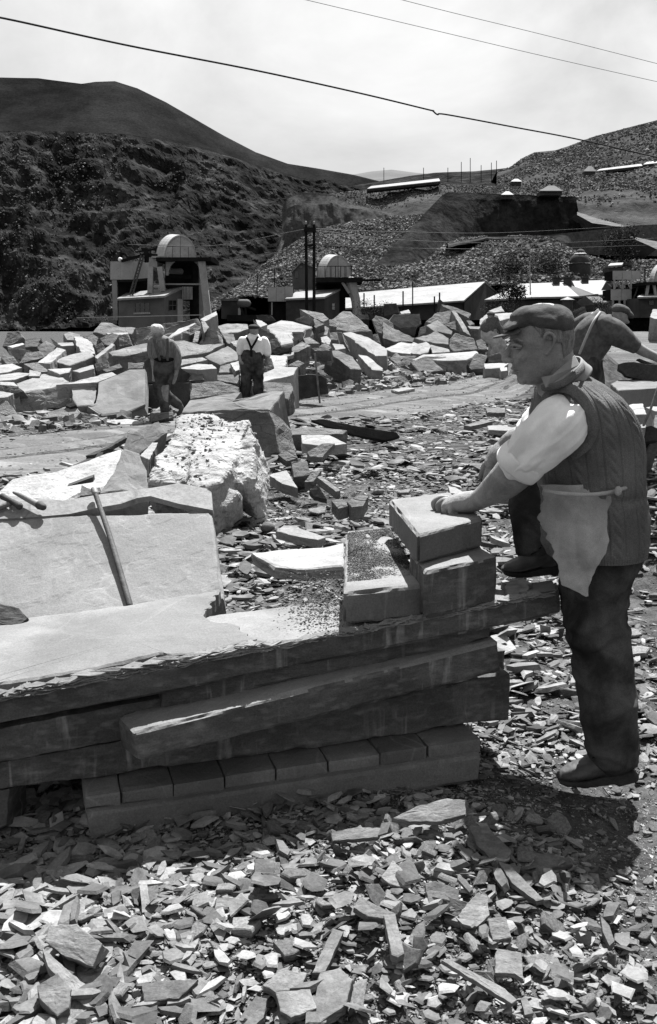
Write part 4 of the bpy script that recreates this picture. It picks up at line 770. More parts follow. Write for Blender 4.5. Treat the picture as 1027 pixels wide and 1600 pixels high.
for P_, Y_, t_, T_, m_ in (([(770, 252), (830, 205), (842, 242), (772, 302)], 26, 12, .3, 'bright'), ([(880, 205), (1040, 195), (1040, 237), (930, 262)], 26, 12, .4, 'bright'), ([(840, 182), (940, 145), (970, 190), (870, 197)], 30, 28, .4, 'bright'), ([(55, 662), (100, 635), (172, 690), (110, 702)], 18.6, 18, .15, 'bright'),
    ([(0, 125), (100, 120), (122, 200), (0, 227)], 30, 66, .6, 'darkrock'), ([(670, 305), (780, 310), (760, 330), (690, 325)], 24, 15, .3, 'rock'), ([(660, 260), (700, 262), (730, 290), (690, 300)], 25, 40, .4, 'rock'), ([(740, 420), (800, 400), (830, 490), (760, 495)], 21.5, 48, .5, 'rock'), ([(130, 190), (200, 172), (215, 200), (140, 207)], 27, 20, .3, 'bright'),
    ([(930, 640), (990, 635), (990, 662), (940, 668)], 18, 14, .1, 'bright'), ([(60, 815), (180, 793), (250, 805), (120, 832)], 16, 8, .05, 'bright'), ([(820, 965), (970, 960), (975, 1000), (830, 1000)], 13.2, 12, .06, 'rock'), ([(290, 320), (340, 300), (370, 345), (290, 380)], 23.6, 62, .5, 'rock'), ([(120, 325), (260, 318), (250, 385), (180, 370)], 24, 70, .4, 'darkrock')):
    Bk(o4, P_, Y_, t_, T_, m_)
# rocks right of the capped head and by the bending man
o8 = (860, 460)
for P_, Y_, t_, T_, m_ in (([(170, 185), (330, 105), (360, 190), (200, 250)], 23, 60, .9, 'darkrock'), ([(420, 170), (460, 130), (500, 190), (440, 185)], 23.5, 40, .9, 'rock'), ([(250, 75), (340, 20), (400, 60), (420, 100), (300, 110)], 24, 70, .6, 'darkrock')):
    block(q(o8, 6.15, P_), Y_, t_, T_, m_, {170: 'dark jagged block between the foreground cap and the bending man', 420: 'small grey stone showing over the bending man\'s back', 250: 'dark shapeless rock behind the foreground man\'s cap'}[P_[0][0]])
block(q(o8, 6.15, [(958, 215), (985, 140), (1060, 140), (1060, 240), (1000, 232)]), 31, 22, 1.1, 'bright', 'bright block at the right edge beyond the bending man')
# workbench slabs right of the foreground man
o9 = (900, 540); k9 = 1027 / 127
tag(put('dark_plank_slab', *slab_geo(q(o9, k9, [(550, 230), (600, 215), (740, 205), (900, 235), (1027, 240), (1200, 260), (1200, 500), (1027, 475), (800, 425), (640, 385), (555, 305)]), 8.6, 78, .07, 0, 301, .8), M['darkrock']), 'dark rough-edged slab tilted up in front of the bending man', 'slate slab')
tag(put('slate_strip', *slab_geo(q(o9, k9, [(775, 170), (800, 162), (1010, 240), (1010, 270), (930, 250)]), 8.7, 70, .04, 0, 302, .6), M['darkrock']), 'thin dark strip lying on the tilted rough slab', 'slate strip')
def rng_box(poly, Y, tilt, T_, m_, lab, cat='slate block', name='slate_block', **k): return tag(put(name, *slab_geo(poly, Y, tilt, T_, k.pop('yaw', 0), 310 + len(lab), k.pop('rough', .7), **k), M[m_]), lab, cat)
rng_box(q(o9, k9, [(440, 480), (560, 420), (1100, 430), (1100, 530), (540, 565)]), 8.4, 6, .55, 'slab2', 'thick squared slab under the bending man\'s work, its front black')
rng_box(q(o9, k9, [(640, 760), (720, 735), (845, 730), (895, 868), (740, 872)]), 7.4, 12, .4, 'bright', 'pale gritty slab end just behind the knitted vest')
rng_box(q(o9, k9, [(885, 780), (960, 768), (1090, 770), (1090, 830), (1000, 828)]), 7.9, 12, .5, 'bright', 'pale flat stone at the right edge above the dark gap')
rng_box(q(o9, k9, [(790, 1010), (840, 990), (890, 1005), (880, 1035), (810, 1040)]), 6.9, 14, .3, 'bright', 'small bright chip at the foot of the thin rod')
rng_box(q(o9, k9, [(1000, 880), (1100, 860), (1100, 1090), (980, 1080)]), 7.0, 34, .5, 'rock', 'streaked stone standing on end at the right edge')
rng_box(q(o9, k9, [(800, 1040), (960, 1010), (1100, 1080), (1060, 1200), (860, 1210)]), 6.9, 72, .6, 'darkrock', 'dark broken stone in the shadow right of the vest')
tag(put('thin_rod', *tube([Yp(1006, 664, 6.7), Yp(1018, 636, 6.7), Yp(1030, 600, 6.75)], [.010, .009, .009], 8), M['wood']), 'thin pale rod leaning beside the dark slabs at right', 'rod')
# nearer group left of the road
o6 = (200, 600)
def B6(pts, *a, **k): return block(q(o6, 3.95, pts), *a, **k)
B6([(330, 175), (378, 100), (700, 48), (660, 100), (900, 40), (965, 42), (880, 158), (700, 152), (520, 172)], 12.8, 27, .85, 'slab', 'big pale layered block with split edges right of the walking man')
B6([(510, 182), (700, 158), (868, 166), (908, 250), (940, 432), (780, 478), (600, 240)], 11.8, 72, .7, 'rock', 'dark rough block under the big pale layered block')
B6([(0, 310), (190, 230), (245, 300), (70, 432), (-30, 410)], 9.2, 44, .3, 'slab2', 'leaning grey slab edge left of the white boulder')
B6([(75, 442), (150, 360), (187, 360), (132, 467)], 8.6, 16, .15, 'white', 'small white wedge between grey slab and white boulder')
wb = join([slab_geo(q(o6, 3.95, p), Y, t, T_, yw, sd_, 1.4, flare=fl) for p, Y, t, T_, yw, sd_, fl in (
    ([(297, 205), (320, 178), (480, 180), (600, 228), (750, 225), (700, 380), (640, 520), (560, 600), (430, 640), (370, 600), (380, 480), (400, 385), (270, 315)], 8.2, 14, .45, 10, 401, .05),
    ([(748, 224), (782, 360), (766, 562), (702, 622), (600, 560), (640, 500), (690, 390)], 8.1, 36, .4, -30, 402, .0),
    ([(270, 325), (340, 335), (400, 385), (385, 560), (330, 612), (240, 560), (170, 492), (150, 440)], 7.9, 27, .45, 12, 403, .05),
    ([(125, 610), (150, 500), (200, 480), (240, 545), (320, 610), (220, 640)], 7.6, 52, .3, 0, 404, 0),
    ([(430, 640), (600, 552), (720, 600), (640, 650), (510, 682)], 7.75, 56, .3, 0, 405, 0), ([(500, 690), (682, 630), (684, 690), (600, 772), (508, 755)], 7.6, 46, .3, 0, 406, 0))])
V, N, L, sz = fuse([wb], .022, 3); rg_ = 1 - 2 * np.abs(fbm(V * (2.2, 1.1, 2.2), 4, 44)); qz = np.round(fbm(V * (1.5, 1.5, 5), 3, 45) * 5) / 5
V = V + N * (.03 * (rg_ - .5) + .04 * qz + .012 * fbm(V * 16, 3, 46))[:, None]
tag(putraw('boulder', V, L, sz, M['white'], None, False), 'large dazzling white split boulder in the middle left', 'boulder')
_top = V[(N[:, 2] > .55)]
gr = np.random.default_rng(55); P = _top[gr.integers(0, len(_top), 9000)]; wpx = 513.5 + F * P[:, 0] / (P[:, 1] * 1.0); wq = np.exp(-((P[:, 0] - (-.98 - (8.6 - P[:, 1]) * .12)) / .16) ** 2) + .8 * np.exp(-((P[:, 1] - 8.75) / .22) ** 2)
P = P[gr.uniform(0, 1, len(P)) < wq * .05]; scatter('grit', P, gr.uniform(.006, .03, len(P)), .6, M['rubble'], 56, label='grit and crumbs lying in the hollow of the white boulder', cat='grit', kind='stuff')
o5 = (0, 630)
def B5(pts, *a, **k): return block(q(o5, 5.135, pts), *a, **k)
B5([(-60, 760), (70, 622), (540, 522), (740, 440), (975, 362), (990, 400), (930, 560), (820, 700), (640, 742), (400, 850), (-60, 860)], 7.3, 9, .5, 'white', 'broad white rough slab top above the leaning grey slab', rough=1.3)
B5([(800, 722), (915, 560), (972, 385), (1002, 362), (1120, 400), (1180, 540), (1190, 730), (980, 700)], 6.9, 36, .4, 'slab', 'pale streaked face with a pointed top beside the white slab', yaw=12)
B5([(640, 745), (655, 655), (760, 705), (800, 725)], 6.8, 40, .2, 'slab2', 'small grey triangle of stone between white slab and leaning slab')
tag(put('wedge_tool', *prism(Yp(np.array((105, 145, 146, 143)), np.array((760, 745.5, 753, 754)), 6.75), (0, .05, .012)), M['iron']), 'dark iron wedge lying on the broad white slab', 'wedge')
for i_, (p, Y, lab) in enumerate((([(545, 515), (700, 445), (760, 440), (660, 500)], 9.5, 'nearest'), ([(690, 420), (860, 350), (1000, 265), (1020, 275), (880, 355), (760, 410)], 10.5, 'longest'), ([(760, 440), (790, 395), (830, 390), (820, 420)], 9, 'smallest'))):
    tag(put('splinter', *slab_geo(q(o5, 5.135, p), Y, 10, .05, 0, 420 + i_, 1), M['darkrock']), lab + ' of three dark splinters along the far edge of the white slab', 'splinter')
# ---- filler blocks inside the pile
g = np.random.default_rng(21); FT = []
for i_ in range(10):
    k = g.integers(5, 8); an = np.sort(g.uniform(0, 2 * np.pi, k)); an = np.linspace(0, 2 * np.pi, k, endpoint=False) + g.uniform(-.3, .3, k); rr = g.uniform(.6, 1, k)
    base = np.stack([np.cos(an) * rr, np.sin(an) * rr * g.uniform(.5, .9)], 1); hh = g.uniform(.25, .6); V = []
    for lv, f in ((-hh, 1.02), (-hh * .3, 1.06), (hh * .5, 1.0), (hh, .9)):
        b_ = base * f + g.uniform(-.05, .05, (k, 2)); V += [(x, y, lv + g.uniform(-.06, .06)) for x, y in b_]
    Fc = [tuple(range(k))[::-1], tuple(3 * k + j for j in range(k))] + [(r_ * k + j, r_ * k + (j + 1) % k, (r_ + 1) * k + (j + 1) % k, (r_ + 1) * k + j) for r_ in range(3) for j in range(k)]
    FT.append(from_faces('slate_block', V, Fc))
    FT[-1].materials.append(M[('rock', 'bright', 'rock', 'rock')[i_ % 4]])
cnt = 0
while cnt < 120:
    x = g.uniform(-15, 7); e_ = float(road_far(x)) + 1.2; dy = g.uniform(0, 17); y = e_ + dy
    s_ = g.uniform(.2, .6) * (1 if dy > 2 else .55); z = float(gz(x, y)) + g.uniform(-.1, .25) * s_
    if z + s_ * .5 > 1.6 + (512 - 520) * y / F + .12: continue
    o = link('slate_block', FT[g.integers(0, 10)], None, loc=(x, y, z), cat='slate block', group=PILE)
    dd = np.array((x, y, z)) - CAM; tt_ = dd[1] * cp - dd[2] * sp; o['label'] = pile_label(513.5 + F * dd[0] / tt_, 800 - F * (dd[1] * sp + dd[2] * cp) / tt_, 'half-buried', ('rounded', 'blocky', 'angular')[cnt % 3], 'small ' if s_ < .38 else '')
    o.scale = (s_, s_ * g.uniform(.7, 1.1), s_ * g.uniform(.5, 1)); o.rotation_euler = (g.normal(0, .35), g.normal(0, .35), g.uniform(0, 6.28)); cnt += 1

def two(o, side='side', zmin=.45):  # side faces get a darker slate: their shade is put into the colour
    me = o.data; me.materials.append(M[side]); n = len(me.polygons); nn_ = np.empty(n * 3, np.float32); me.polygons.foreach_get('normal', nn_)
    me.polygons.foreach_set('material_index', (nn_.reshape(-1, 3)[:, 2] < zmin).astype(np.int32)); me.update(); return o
# ---------------------------------------------------------------- the near stack
O0 = Zp(140, 1311, 0.0); yawS = math.radians(16); wS = np.array((-math.sin(yawS), math.cos(yawS), 0)); uS = np.array((math.cos(yawS), math.sin(yawS), 0))
def FS(px, py, s=0.0): return PL(px, py, O0 + wS * s, wS)
def hexa(P8, n=(40, 10, 10), amp=.004, chip=.006, seed=1, freq=6, step=0.0, fj=0.0):
    """P8: front-bottom L,R, front-top L,R, back-bottom L,R, back-top L,R; worn edges, uneven faces"""
    P8 = np.asarray(P8, float); nx, ny, nz = n; idx = {}; prm = []
    def vid(i, j, k):
        if (i, j, k) not in idx: idx[(i, j, k)] = len(prm); prm.append((i / nx, j / ny, k / nz))
        return idx[(i, j, k)]
    Fc = []
    for i in range(nx):
        for j in range(ny):
            Fc.append((vid(i, j, nz), vid(i + 1, j, nz), vid(i + 1, j + 1, nz), vid(i, j + 1, nz))); Fc.append((vid(i, j, 0), vid(i, j + 1, 0), vid(i + 1, j + 1, 0), vid(i + 1, j, 0)))
        for k in range(nz):
            Fc.append((vid(i, 0, k), vid(i + 1, 0, k), vid(i + 1, 0, k + 1), vid(i, 0, k + 1))); Fc.append((vid(i, ny, k), vid(i, ny, k + 1), vid(i + 1, ny, k + 1), vid(i + 1, ny, k)))
    for j in range(ny):
        for k in range(nz):
            Fc.append((vid(0, j, k), vid(0, j, k + 1), vid(0, j + 1, k + 1), vid(0, j + 1, k))); Fc.append((vid(nx, j, k), vid(nx, j + 1, k), vid(nx, j + 1, k + 1), vid(nx, j, k + 1)))
    p = np.array(prm); a, b, c = p[:, 0:1], p[:, 1:2], p[:, 2:3]
    V = ((1 - b) * ((1 - c) * ((1 - a) * P8[0] + a * P8[1]) + c * ((1 - a) * P8[2] + a * P8[3])) + b * ((1 - c) * ((1 - a) * P8[4] + a * P8[5]) + c * ((1 - a) * P8[6] + a * P8[7])))
    ctr = P8.mean(0); ex = P8[1] - P8[0]; ey = P8[4] - P8[0]; ez = P8[2] - P8[0]; D = V * 0; on = []
    for ax, t_ in ((ex, a), (ey, b), (ez, c)):
        e = ax / np.linalg.norm(ax); s = np.where(t_ < 1e-6, -1., np.where(t_ > 1 - 1e-6, 1., 0)); on.append(np.abs(s)); D += e * s
    cntf = on[0] + on[1] + on[2]; nz_ = fbm(V * freq, 4, seed)
    if step: nz_ = .4 * nz_ + .6 * np.round(nz_ * step) / step
    V = V + D / np.maximum(cntf, 1) * (nz_[:, None] * amp)
    ch = np.clip(fbm(V * freq * 3, 3, seed + 9) + .35, 0, 1.5)[:, None]
    big = np.clip(fbm(V * freq * .9, 3, seed + 19) - .12, 0, 1)[:, None] * 4
    V = V - np.where(cntf >= 2, 1, 0) * D * (chip * (.35 + ch + big))
    if fj:  # ragged front top edge
        m_ = (b[:, 0] < 1e-6) & (c[:, 0] > .5); V[m_] += (ey / np.linalg.norm(ey)) * (np.clip(fbm(V[m_] * (9, 9, 1), 4, seed + 3), -.2, 1) * fj)[:, None]
    return V, Fc
def front_box(bl, br, tl, tr, s, D, **k):
    """front face from four photo corners on the stack's front plane, depth D into the stack"""
    Fp = [FS(*bl, s), FS(*br, s), FS(*tl, s), FS(*tr, s)]; dv = wS * D + np.array((0, 0, k.pop('rise', 0.0)))
    return hexa(Fp + [p + dv for p in Fp], **k)
# timber-like sawn beam on the ground and the row of eight sawn blocks on it
bm0 = empty('sawn_beam', FS(440, 1268)); 
tag(put('sawn_beam', *front_box((143, 1311), (752, 1224), (133, 1270), (757, 1176), -.01, .42, n=(90, 8, 6), amp=.005, chip=.005, seed=2), M['slab2']), 'long squared bottom beam of the near stack, lying on the rubble', 'slate beam')
bpy.data.objects.remove(bm0)
xsb = [131, 189, 271, 351, 431.5, 513, 594, 669, 752]
labs = ['leftmost', 'second from left', 'third from left', 'fourth from left', 'fourth from right', 'third from right', 'second from right', 'rightmost']
def rowy(x, which): # front bottom and front top line of the row
    return np.interp(x, (131, 752), (1267, 1176)) if which == 0 else np.interp(x, (131, 752), (1246, 1154))
for i_ in range(8):
    a_, b_ = xsb[i_] + .55, xsb[i_ + 1] - .55; dz = (i_ % 3 - 1) * .8
    tag(put('sawn_block', *front_box((a_, rowy(a_, 0)), (b_, rowy(b_, 0)), (a_, rowy(a_, 1) + dz), (b_, rowy(b_, 1) + dz), .012 + .004 * (i_ % 2), .40, n=(14, 16, 5), amp=.003, chip=.0022, seed=20 + i_, freq=9), M['slab2']),
        '%s of the eight sawn blocks in a row on the bottom beam' % labs[i_], 'slate block', 'sawn blocks in a row on the bottom beam')
tag(put('slate_slab', *front_box((-120, 1252), (797, 1127), (-120, 1211), (797, 1052), .12, .6, n=(110, 8, 10), amp=.012, chip=.005, seed=31, step=3), M['side']), 'lowest long dark slab lying over the row of sawn blocks', 'slate slab')
tag(put('slate_slab', *front_box((-120, 1218), (260, 1143), (-120, 1160), (260, 1088), .05, .5, n=(60, 8, 8), amp=.012, chip=.005, seed=32, step=3), M['side']), 'dark slab at the left between top slab and lowest slab', 'slate slab')
tag(put('slate_slab', *front_box((560, 1060), (793, 1050), (560, 1035), (793, 1015), .30, .5, n=(30, 6, 5), amp=.006, chip=.005, seed=33), M['side']), 'thin slab end hidden behind the thick beam at right', 'slate slab')
tag(put('slate_slab', *front_box((250, 1112), (770, 1000), (250, 1072), (770, 972), .03, .45, n=(60, 6, 4), amp=.006, chip=.004, seed=35), M['side']), 'added filler slab blocking light between the top slab and the thick beam', 'slate slab')  # filler added to block a lit sliver in the gap
# the thick beam with the light left end
fbl, fbr = FS(214, 1192, -.14), FS(783, 1051, .0); ftl, ftr = FS(206, 1145, -.14), FS(781, 1000, .0); bkv = wS * .34
bl_ = Yp(190, 1166, fbl[1] + .17); tl_ = Yp(185, 1120, ftl[1] + .17)
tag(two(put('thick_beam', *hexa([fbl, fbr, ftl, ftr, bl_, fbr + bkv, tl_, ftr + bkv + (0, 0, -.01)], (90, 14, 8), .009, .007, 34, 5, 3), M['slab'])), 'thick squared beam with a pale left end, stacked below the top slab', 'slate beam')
# top slab
zt = lambda x: np.interp(x, (-200, 0, 340, 535, 800, 875), (.455, .485, .56, .61, .665, .675))
def TS(px, py, dz=0.0): return Zp(px, py, float(zt(px)) + dz)
top_f = [FS(-160, 1108), FS(872, 918, .02)]
tl0 = FS(-160, 1123); tr0 = FS(874, 921); bl0 = FS(-160, 1166); br0 = FS(876, 958)
pb = [TS(-160, 1003), TS(871, 914)]
V, Fc = hexa([bl0, br0, tl0, tr0, bl0 + wS * .75, br0 + wS * .05, TS(-160, 1010), TS(870, 905)], (150, 34, 10), .012, .007, 41, 4, 4)
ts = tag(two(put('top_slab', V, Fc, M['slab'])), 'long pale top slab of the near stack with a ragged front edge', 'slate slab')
# upper cleavage sheets lying on it (same stone: parts)
def sheet(pts, th, seed, m_='slab', rough=.9):
    P = [TS(x, y, .012) for x, y in pts]; c = np.mean(P, 0); r = random.Random(seed); out = []
    for i in range(len(P)):
        a_, b_ = P[i], P[(i + 1) % len(P)]; d = b_ - a_; k = max(1, int(np.linalg.norm(d) / .016))
        nr = np.cross(d / (np.linalg.norm(d) + 1e-9), (0, 0, 1))
        for j in range(k): out.append(a_ + d * j / k + nr * (float(fbm((a_ + d * j / k) * (22, 22, 1), 4, seed)) * .028 * rough if j else 0))
    O = np.array(out); m = len(O); V = []
    for f, h in ((.0, th), (.6, th), (.96, th), (1.0, th - .006), (1.004, -.03)): V.append(c + (O - c) * f + (0, 0, h) + (fbm((c + (O - c) * f) * 5, 3, seed) * .006 * (f < .97))[:, None] * np.array((0, 0, 1)))
    V = np.concatenate(V); Fc = [(k * m + j, (k + 1) * m + j, (k + 1) * m + (j + 1) % m, k * m + (j + 1) % m) for k in range(4) for j in range(m)]
    if np.cross(O[1] - O[0], O[m // 3] - O[0])[2] < 0: Fc = [f[::-1] for f in Fc]
    return V, Fc
put('upper_sheet', *sheet([(-150, 1002), (0, 978), (212, 951), (345, 930), (318, 968), (335, 980), (372, 985), (386, 1000), (402, 1006), (330, 1024), (270, 1032), (250, 1030), (200, 1044), (60, 1070), (0, 1078), (-150, 1104)], .022, 51), M['slab'], ts)
put('upper_sheet', *sheet([(786, 910), (822, 905), (828, 921), (808, 936), (791, 934)], .008, 54), M['bright'], ts)
gs = np.random.default_rng(66); sv = []
for i_ in range(420):
    x_ = gs.uniform(-40, 860); yb_ = float(np.interp(x_, (-160, 874), (1122, 922))); big_ = gs.uniform() ** 3
    c_ = FS(x_, yb_ + gs.uniform(-1.5, 6) if x_ > 400 else yb_ - gs.uniform(-4, 9) , -.004 - gs.uniform(0, .006)); Lh = .012 + .075 * big_; th_ = gs.uniform(.0012, .004); dp = gs.uniform(.004, .016)
    d1 = uS * Lh + np.array((0, 0, gs.normal(0.1, .10) * Lh)); a_ = c_ - d1; b_ = c_ + d1 * gs.uniform(.6, 1); w_ = -wS * dp + np.array((0, 0, -.003)); up_ = np.array((0, 0, th_)); m_ = c_ + d1 * gs.uniform(-.4, .4)
    sv.append((np.array([a_, m_ + w_, b_, m_ - w_ * 2, a_ + up_ * .2, m_ + w_ * .9 + up_, b_ + up_ * .2, m_ - w_ * 2 + up_]), [(3, 2, 1, 0), (4, 5, 6, 7), (0, 1, 5, 4), (1, 2, 6, 5), (2, 3, 7, 6), (3, 0, 4, 7)]))
put('split_edge', *join(sv), M['slab'], ts, kind='stuff')
# grit spread on the top slab in front of the blocks
P = np.array([TS(x, y, .026) for x, y in zip(np.random.default_rng(3).normal(505, 32, 1500), np.random.default_rng(4).normal(935, 26, 1500)) if 415 < x < 560 and 890 < y < 985])
scatter('grit', P, np.random.default_rng(5).uniform(.0015, .007, len(P)), .5, M['rub_dark'], 61, label='dark grit spilled over the top slab left of the blocks', cat='grit', kind='stuff')
# blocks on the top slab
def qbox(fl, fr, bl, br, zf, zb, th, **k):
    """top corners by photo pixel and height; thickness th down"""
    A = [Zp(*fl, zf[0]), Zp(*fr, zf[1]), Zp(*bl, zb[0]), Zp(*br, zb[1])]; d = np.array((0, 0, -1))
    return hexa([A[0] + d * th[0], A[1] + d * th[1], A[0], A[1], A[2] + d * th[0], A[3] + d * th[1], A[2], A[3]], **k)
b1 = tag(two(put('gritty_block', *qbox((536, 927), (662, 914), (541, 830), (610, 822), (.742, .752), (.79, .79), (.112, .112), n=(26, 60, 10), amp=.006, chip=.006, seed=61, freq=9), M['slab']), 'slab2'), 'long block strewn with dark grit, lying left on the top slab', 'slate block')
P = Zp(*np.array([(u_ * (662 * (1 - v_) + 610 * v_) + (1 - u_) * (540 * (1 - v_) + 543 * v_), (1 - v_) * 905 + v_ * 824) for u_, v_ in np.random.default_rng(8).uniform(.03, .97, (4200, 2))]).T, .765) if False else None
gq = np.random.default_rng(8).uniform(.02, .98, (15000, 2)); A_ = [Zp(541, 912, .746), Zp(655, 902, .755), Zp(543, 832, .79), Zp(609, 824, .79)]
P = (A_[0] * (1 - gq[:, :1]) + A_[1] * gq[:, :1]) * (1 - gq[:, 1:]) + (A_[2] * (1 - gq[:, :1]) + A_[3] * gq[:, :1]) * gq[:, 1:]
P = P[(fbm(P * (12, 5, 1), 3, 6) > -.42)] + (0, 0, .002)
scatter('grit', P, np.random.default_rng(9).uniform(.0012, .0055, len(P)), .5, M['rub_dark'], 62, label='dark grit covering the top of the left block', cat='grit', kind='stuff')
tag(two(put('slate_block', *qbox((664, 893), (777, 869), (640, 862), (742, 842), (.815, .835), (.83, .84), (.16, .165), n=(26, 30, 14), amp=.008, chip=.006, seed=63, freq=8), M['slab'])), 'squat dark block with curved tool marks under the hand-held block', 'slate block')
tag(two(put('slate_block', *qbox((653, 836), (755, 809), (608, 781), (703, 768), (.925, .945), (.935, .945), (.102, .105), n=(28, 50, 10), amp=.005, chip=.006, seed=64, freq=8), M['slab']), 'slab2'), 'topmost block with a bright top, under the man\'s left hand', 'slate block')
# flat white slab behind the top slab and the leaning grey slab on the left
rng_box([(393, 864), (450, 858), (507, 855), (537, 848), (537, 885), (470, 890), (430, 886)], 4.95, 7, .06, 'bright', 'flat bright slab poking out behind the gritty block', cat='slate slab', name='slate_slab')
def lean():
    nrm_t = math.radians(30); n_ = np.array((math.sin(math.radians(-6)) * math.sin(nrm_t), -math.sin(nrm_t), math.cos(nrm_t)))
    p0 = Zp(200, 960, .42); f = lambda x, y: PL(x, y, p0, n_)
    c = [f(-150, 1015), f(350, 935), f(-150, 812), f(331, 800)]
    d = -n_ * .12
    lo = hexa([c[0] + d, c[1] + d, c[0], c[1], c[2] + d, c[3] + d, c[2], c[3]], (90, 60, 5), .010, .006, 71, 4, 4)
    pts = [(-150, 822), (-30, 815), (40, 812), (110, 806), (155, 796), (190, 790), (215, 781), (236, 778), (280, 790), (333, 800), (331, 772), (322, 766), (280, 758), (240, 765), (160, 775), (100, 785), (0, 776), (-150, 790)]
    P = np.array([f(x, y) for x, y in pts]); m = len(P); cc = P.mean(0)
    V = np.concatenate([P + n_ * .012, P - n_ * .02]); up = V, [tuple(range(m)), tuple(range(2 * m - 1, m - 1, -1))] + [(j + m, (j + 1) % m + m, (j + 1) % m, j) for j in range(m)]
    return lo, up, f, n_
lo, up, fl_, nl_ = lean()
lslab = tag(put('leaning_slab', *lo, M['lean']), 'wide smooth grey slab tilted up behind the top slab at left', 'slate slab')
put('upper_sheet', *up, M['bright'], lslab)
# iron bar and the two hammers with their own thickness, resting on the slab
def on(x, y, h=0.0): return fl_(x, y) + nl_ * h
ib = tag(put('iron_bar', *tube([on(152, 783, .055), on(175, 850, .03), on(204, 949, .013)], [.0115, .0125, .0135], 14), M['iron'], smooth=True), 'long iron bar leaning down across the grey slab', 'iron bar')
put('bar_head', *tube([on(151, 779, .055), on(153, 785, .055)], [.0165, .015], 14), M['steelhi'], ib, smooth=True)
for lab, hd, sh, hr in (('short-handled hammer lying nearest the left edge of the slab', ((8, 787), (34, 802)), ((18, 794), (-60, 828)), .016), ('hammer with long pale head pointing to the upper left', ((27, 781), (67, 803)), None, .015)):
    if sh is not None:
        hm = tag(put('hammer', *tube([on(hd[0][0], hd[0][1], .045), on(17, 792, .045), on(28, 798, .045), on(hd[1][0], hd[1][1], .045)], [.016, .013, .014, .018], 14), M['iron'], smooth=True), lab, 'hammer')
        put('handle', *tube([on(20, 795, .035), on(-10, 806, .03), on(-60, 824, .028)], [.0125, .013, .0135], 12), M['wood'], hm, smooth=True)
    else:
        hm = tag(put('hammer', *tube([on(26, 782, .05), on(40, 788, .05), on(60, 799, .05), on(68, 803, .05)], [.007, .014, .016, .019], 14), M['steelhi'], smooth=True), lab, 'hammer')
        put('face', *tube([on(66, 802, .05), on(71, 804.5, .05)], [.021, .018], 14), M['iron'], hm, smooth=True)
        put('handle', *tube([on(50, 793, .046), on(20, 775, .10), on(2, 765, .13)], [.010, .011, .011], 10), M['wood'], hm, smooth=True) if False else None
block([(-60, 955), (0, 942), (30, 950), (44, 965), (30, 978), (-60, 990)], 3.55, 50, .1, 'side', 'small ridged stone poking up at the left edge of the stack')
block([(-60, 1240), (15, 1232), (10, 1290), (-60, 1330)], 2.95, 70, .2, 'side', 'dark stone end under the stack at the left edge')

# ---------------------------------------------------------------- loose rubble: the mass of small chips, then 300 larger fragments one by one
g = np.random.default_rng(31)
def in_frame(P, mg=40):
    d = P - CAM; t_ = d[:, 1] * cp - d[:, 2] * sp; px = 513.5 + F * d[:, 0] / t_; py = 800 - F * (d[:, 1] * sp + d[:, 2] * cp) / t_
    return (px > -mg) & (px < 1027 + mg) & (py < 1600 + mg) & (t_ > .3), px, py
def field(n, y0, y1, smin, smax, layers, tilt, seed, p=1.3, keep=None):
    g = np.random.default_rng(seed); v = g.uniform(0, 1, n); y = 1 / (1 / y0 * (1 - v) + v / y1) if y1 / y0 > 3 else g.uniform(y0, y1, n)
    x = g.uniform(-1, 1, n) * (.36 * y + .45); P = np.stack([x, y, gz(x, y)], 1); s = smin * (smax / smin) ** (g.uniform(0, 1, n) ** p)
    ok, px, py = in_frame(P, 330); ok &= ~((on_road(x, y)) & (g.uniform(0, 1, n) > .003)); soil = (x > .78) & (y < 3.6) & (x > .28 + y * .16)
    ok &= ~(soil & (g.uniform(0, 1, n) > .55)); s = np.where(soil, s * .6, s)
    ok &= ~((x > 4.5) & (y > 13) & (g.uniform(0, 1, n) > .12))
    ok &= (y < 4.0) | (fbm(np.stack([x, y, 0 * x], 1) * 2.2, 3, 77) > -.3) | (g.uniform(0, 1, n) < .25)
    P = P[ok]; s = s[ok]; s = s * (.95 + .8 * fbm(P * 1.3, 2, 55)); P[:, 2] += g.uniform(-.3, layers, len(P)) * s; return P, s
TP = plates(60, seed=9, th=(.03, .13)); TL = [(v * (1.35, .5, 1), f) for v, f in plates(24, seed=12, th=(.1, .26))]
P, s = field(34000, 1.7, 4.4, .007, .046, .8, .3, 1, 1.6); scatter('slate_chip', P, s, .35, M['rubble'], 1, TP + TL, kind='stuff')
P, s = field(42000, 1.7, 4.6, .012, .026, .3, .3, 2); scatter('gravel', P, s * .35, .6, M['rubble'], 2, TP, kind='stuff')
P, s = field(50000, 4.2, 11, .010, .085, .8, .3, 3, 1.9); scatter('slate_chip', P, s, .32, M['rubble'], 3, TP + TL, kind='stuff')
P, s = field(26000, 10, 22, .02, .15, .8, .3, 4, 1.9); scatter('slate_chip', P, s, .28, M['rubble'], 4, TP, kind='stuff')
g2 = np.random.default_rng(77); n = 6500; x = g2.uniform(-14, 8, n); y = road_far(x) + .3 + g2.uniform(0, 16, n); P = np.stack([x, y, gz(x, y)], 1); scatter('block_rubble', P, g2.uniform(.05, .22, len(P)), .5, M['rubble'], 14, plates(20, 4, 6, 14, (.3, .6)), kind='stuff')
P, s = field(3000, 2.0, 9.0, .03, .07, 1.2, .5, 6, 1.0)
k = (P[:, 0] > -.2) & (P[:, 0] < .95) & (P[:, 1] < 3.2); P2, s2 = P[k], s[k]; scatter('slate_chip', P2[::2], s2[::2] * .8, .55, M['rubble'], 16, TP + TL, kind='stuff')
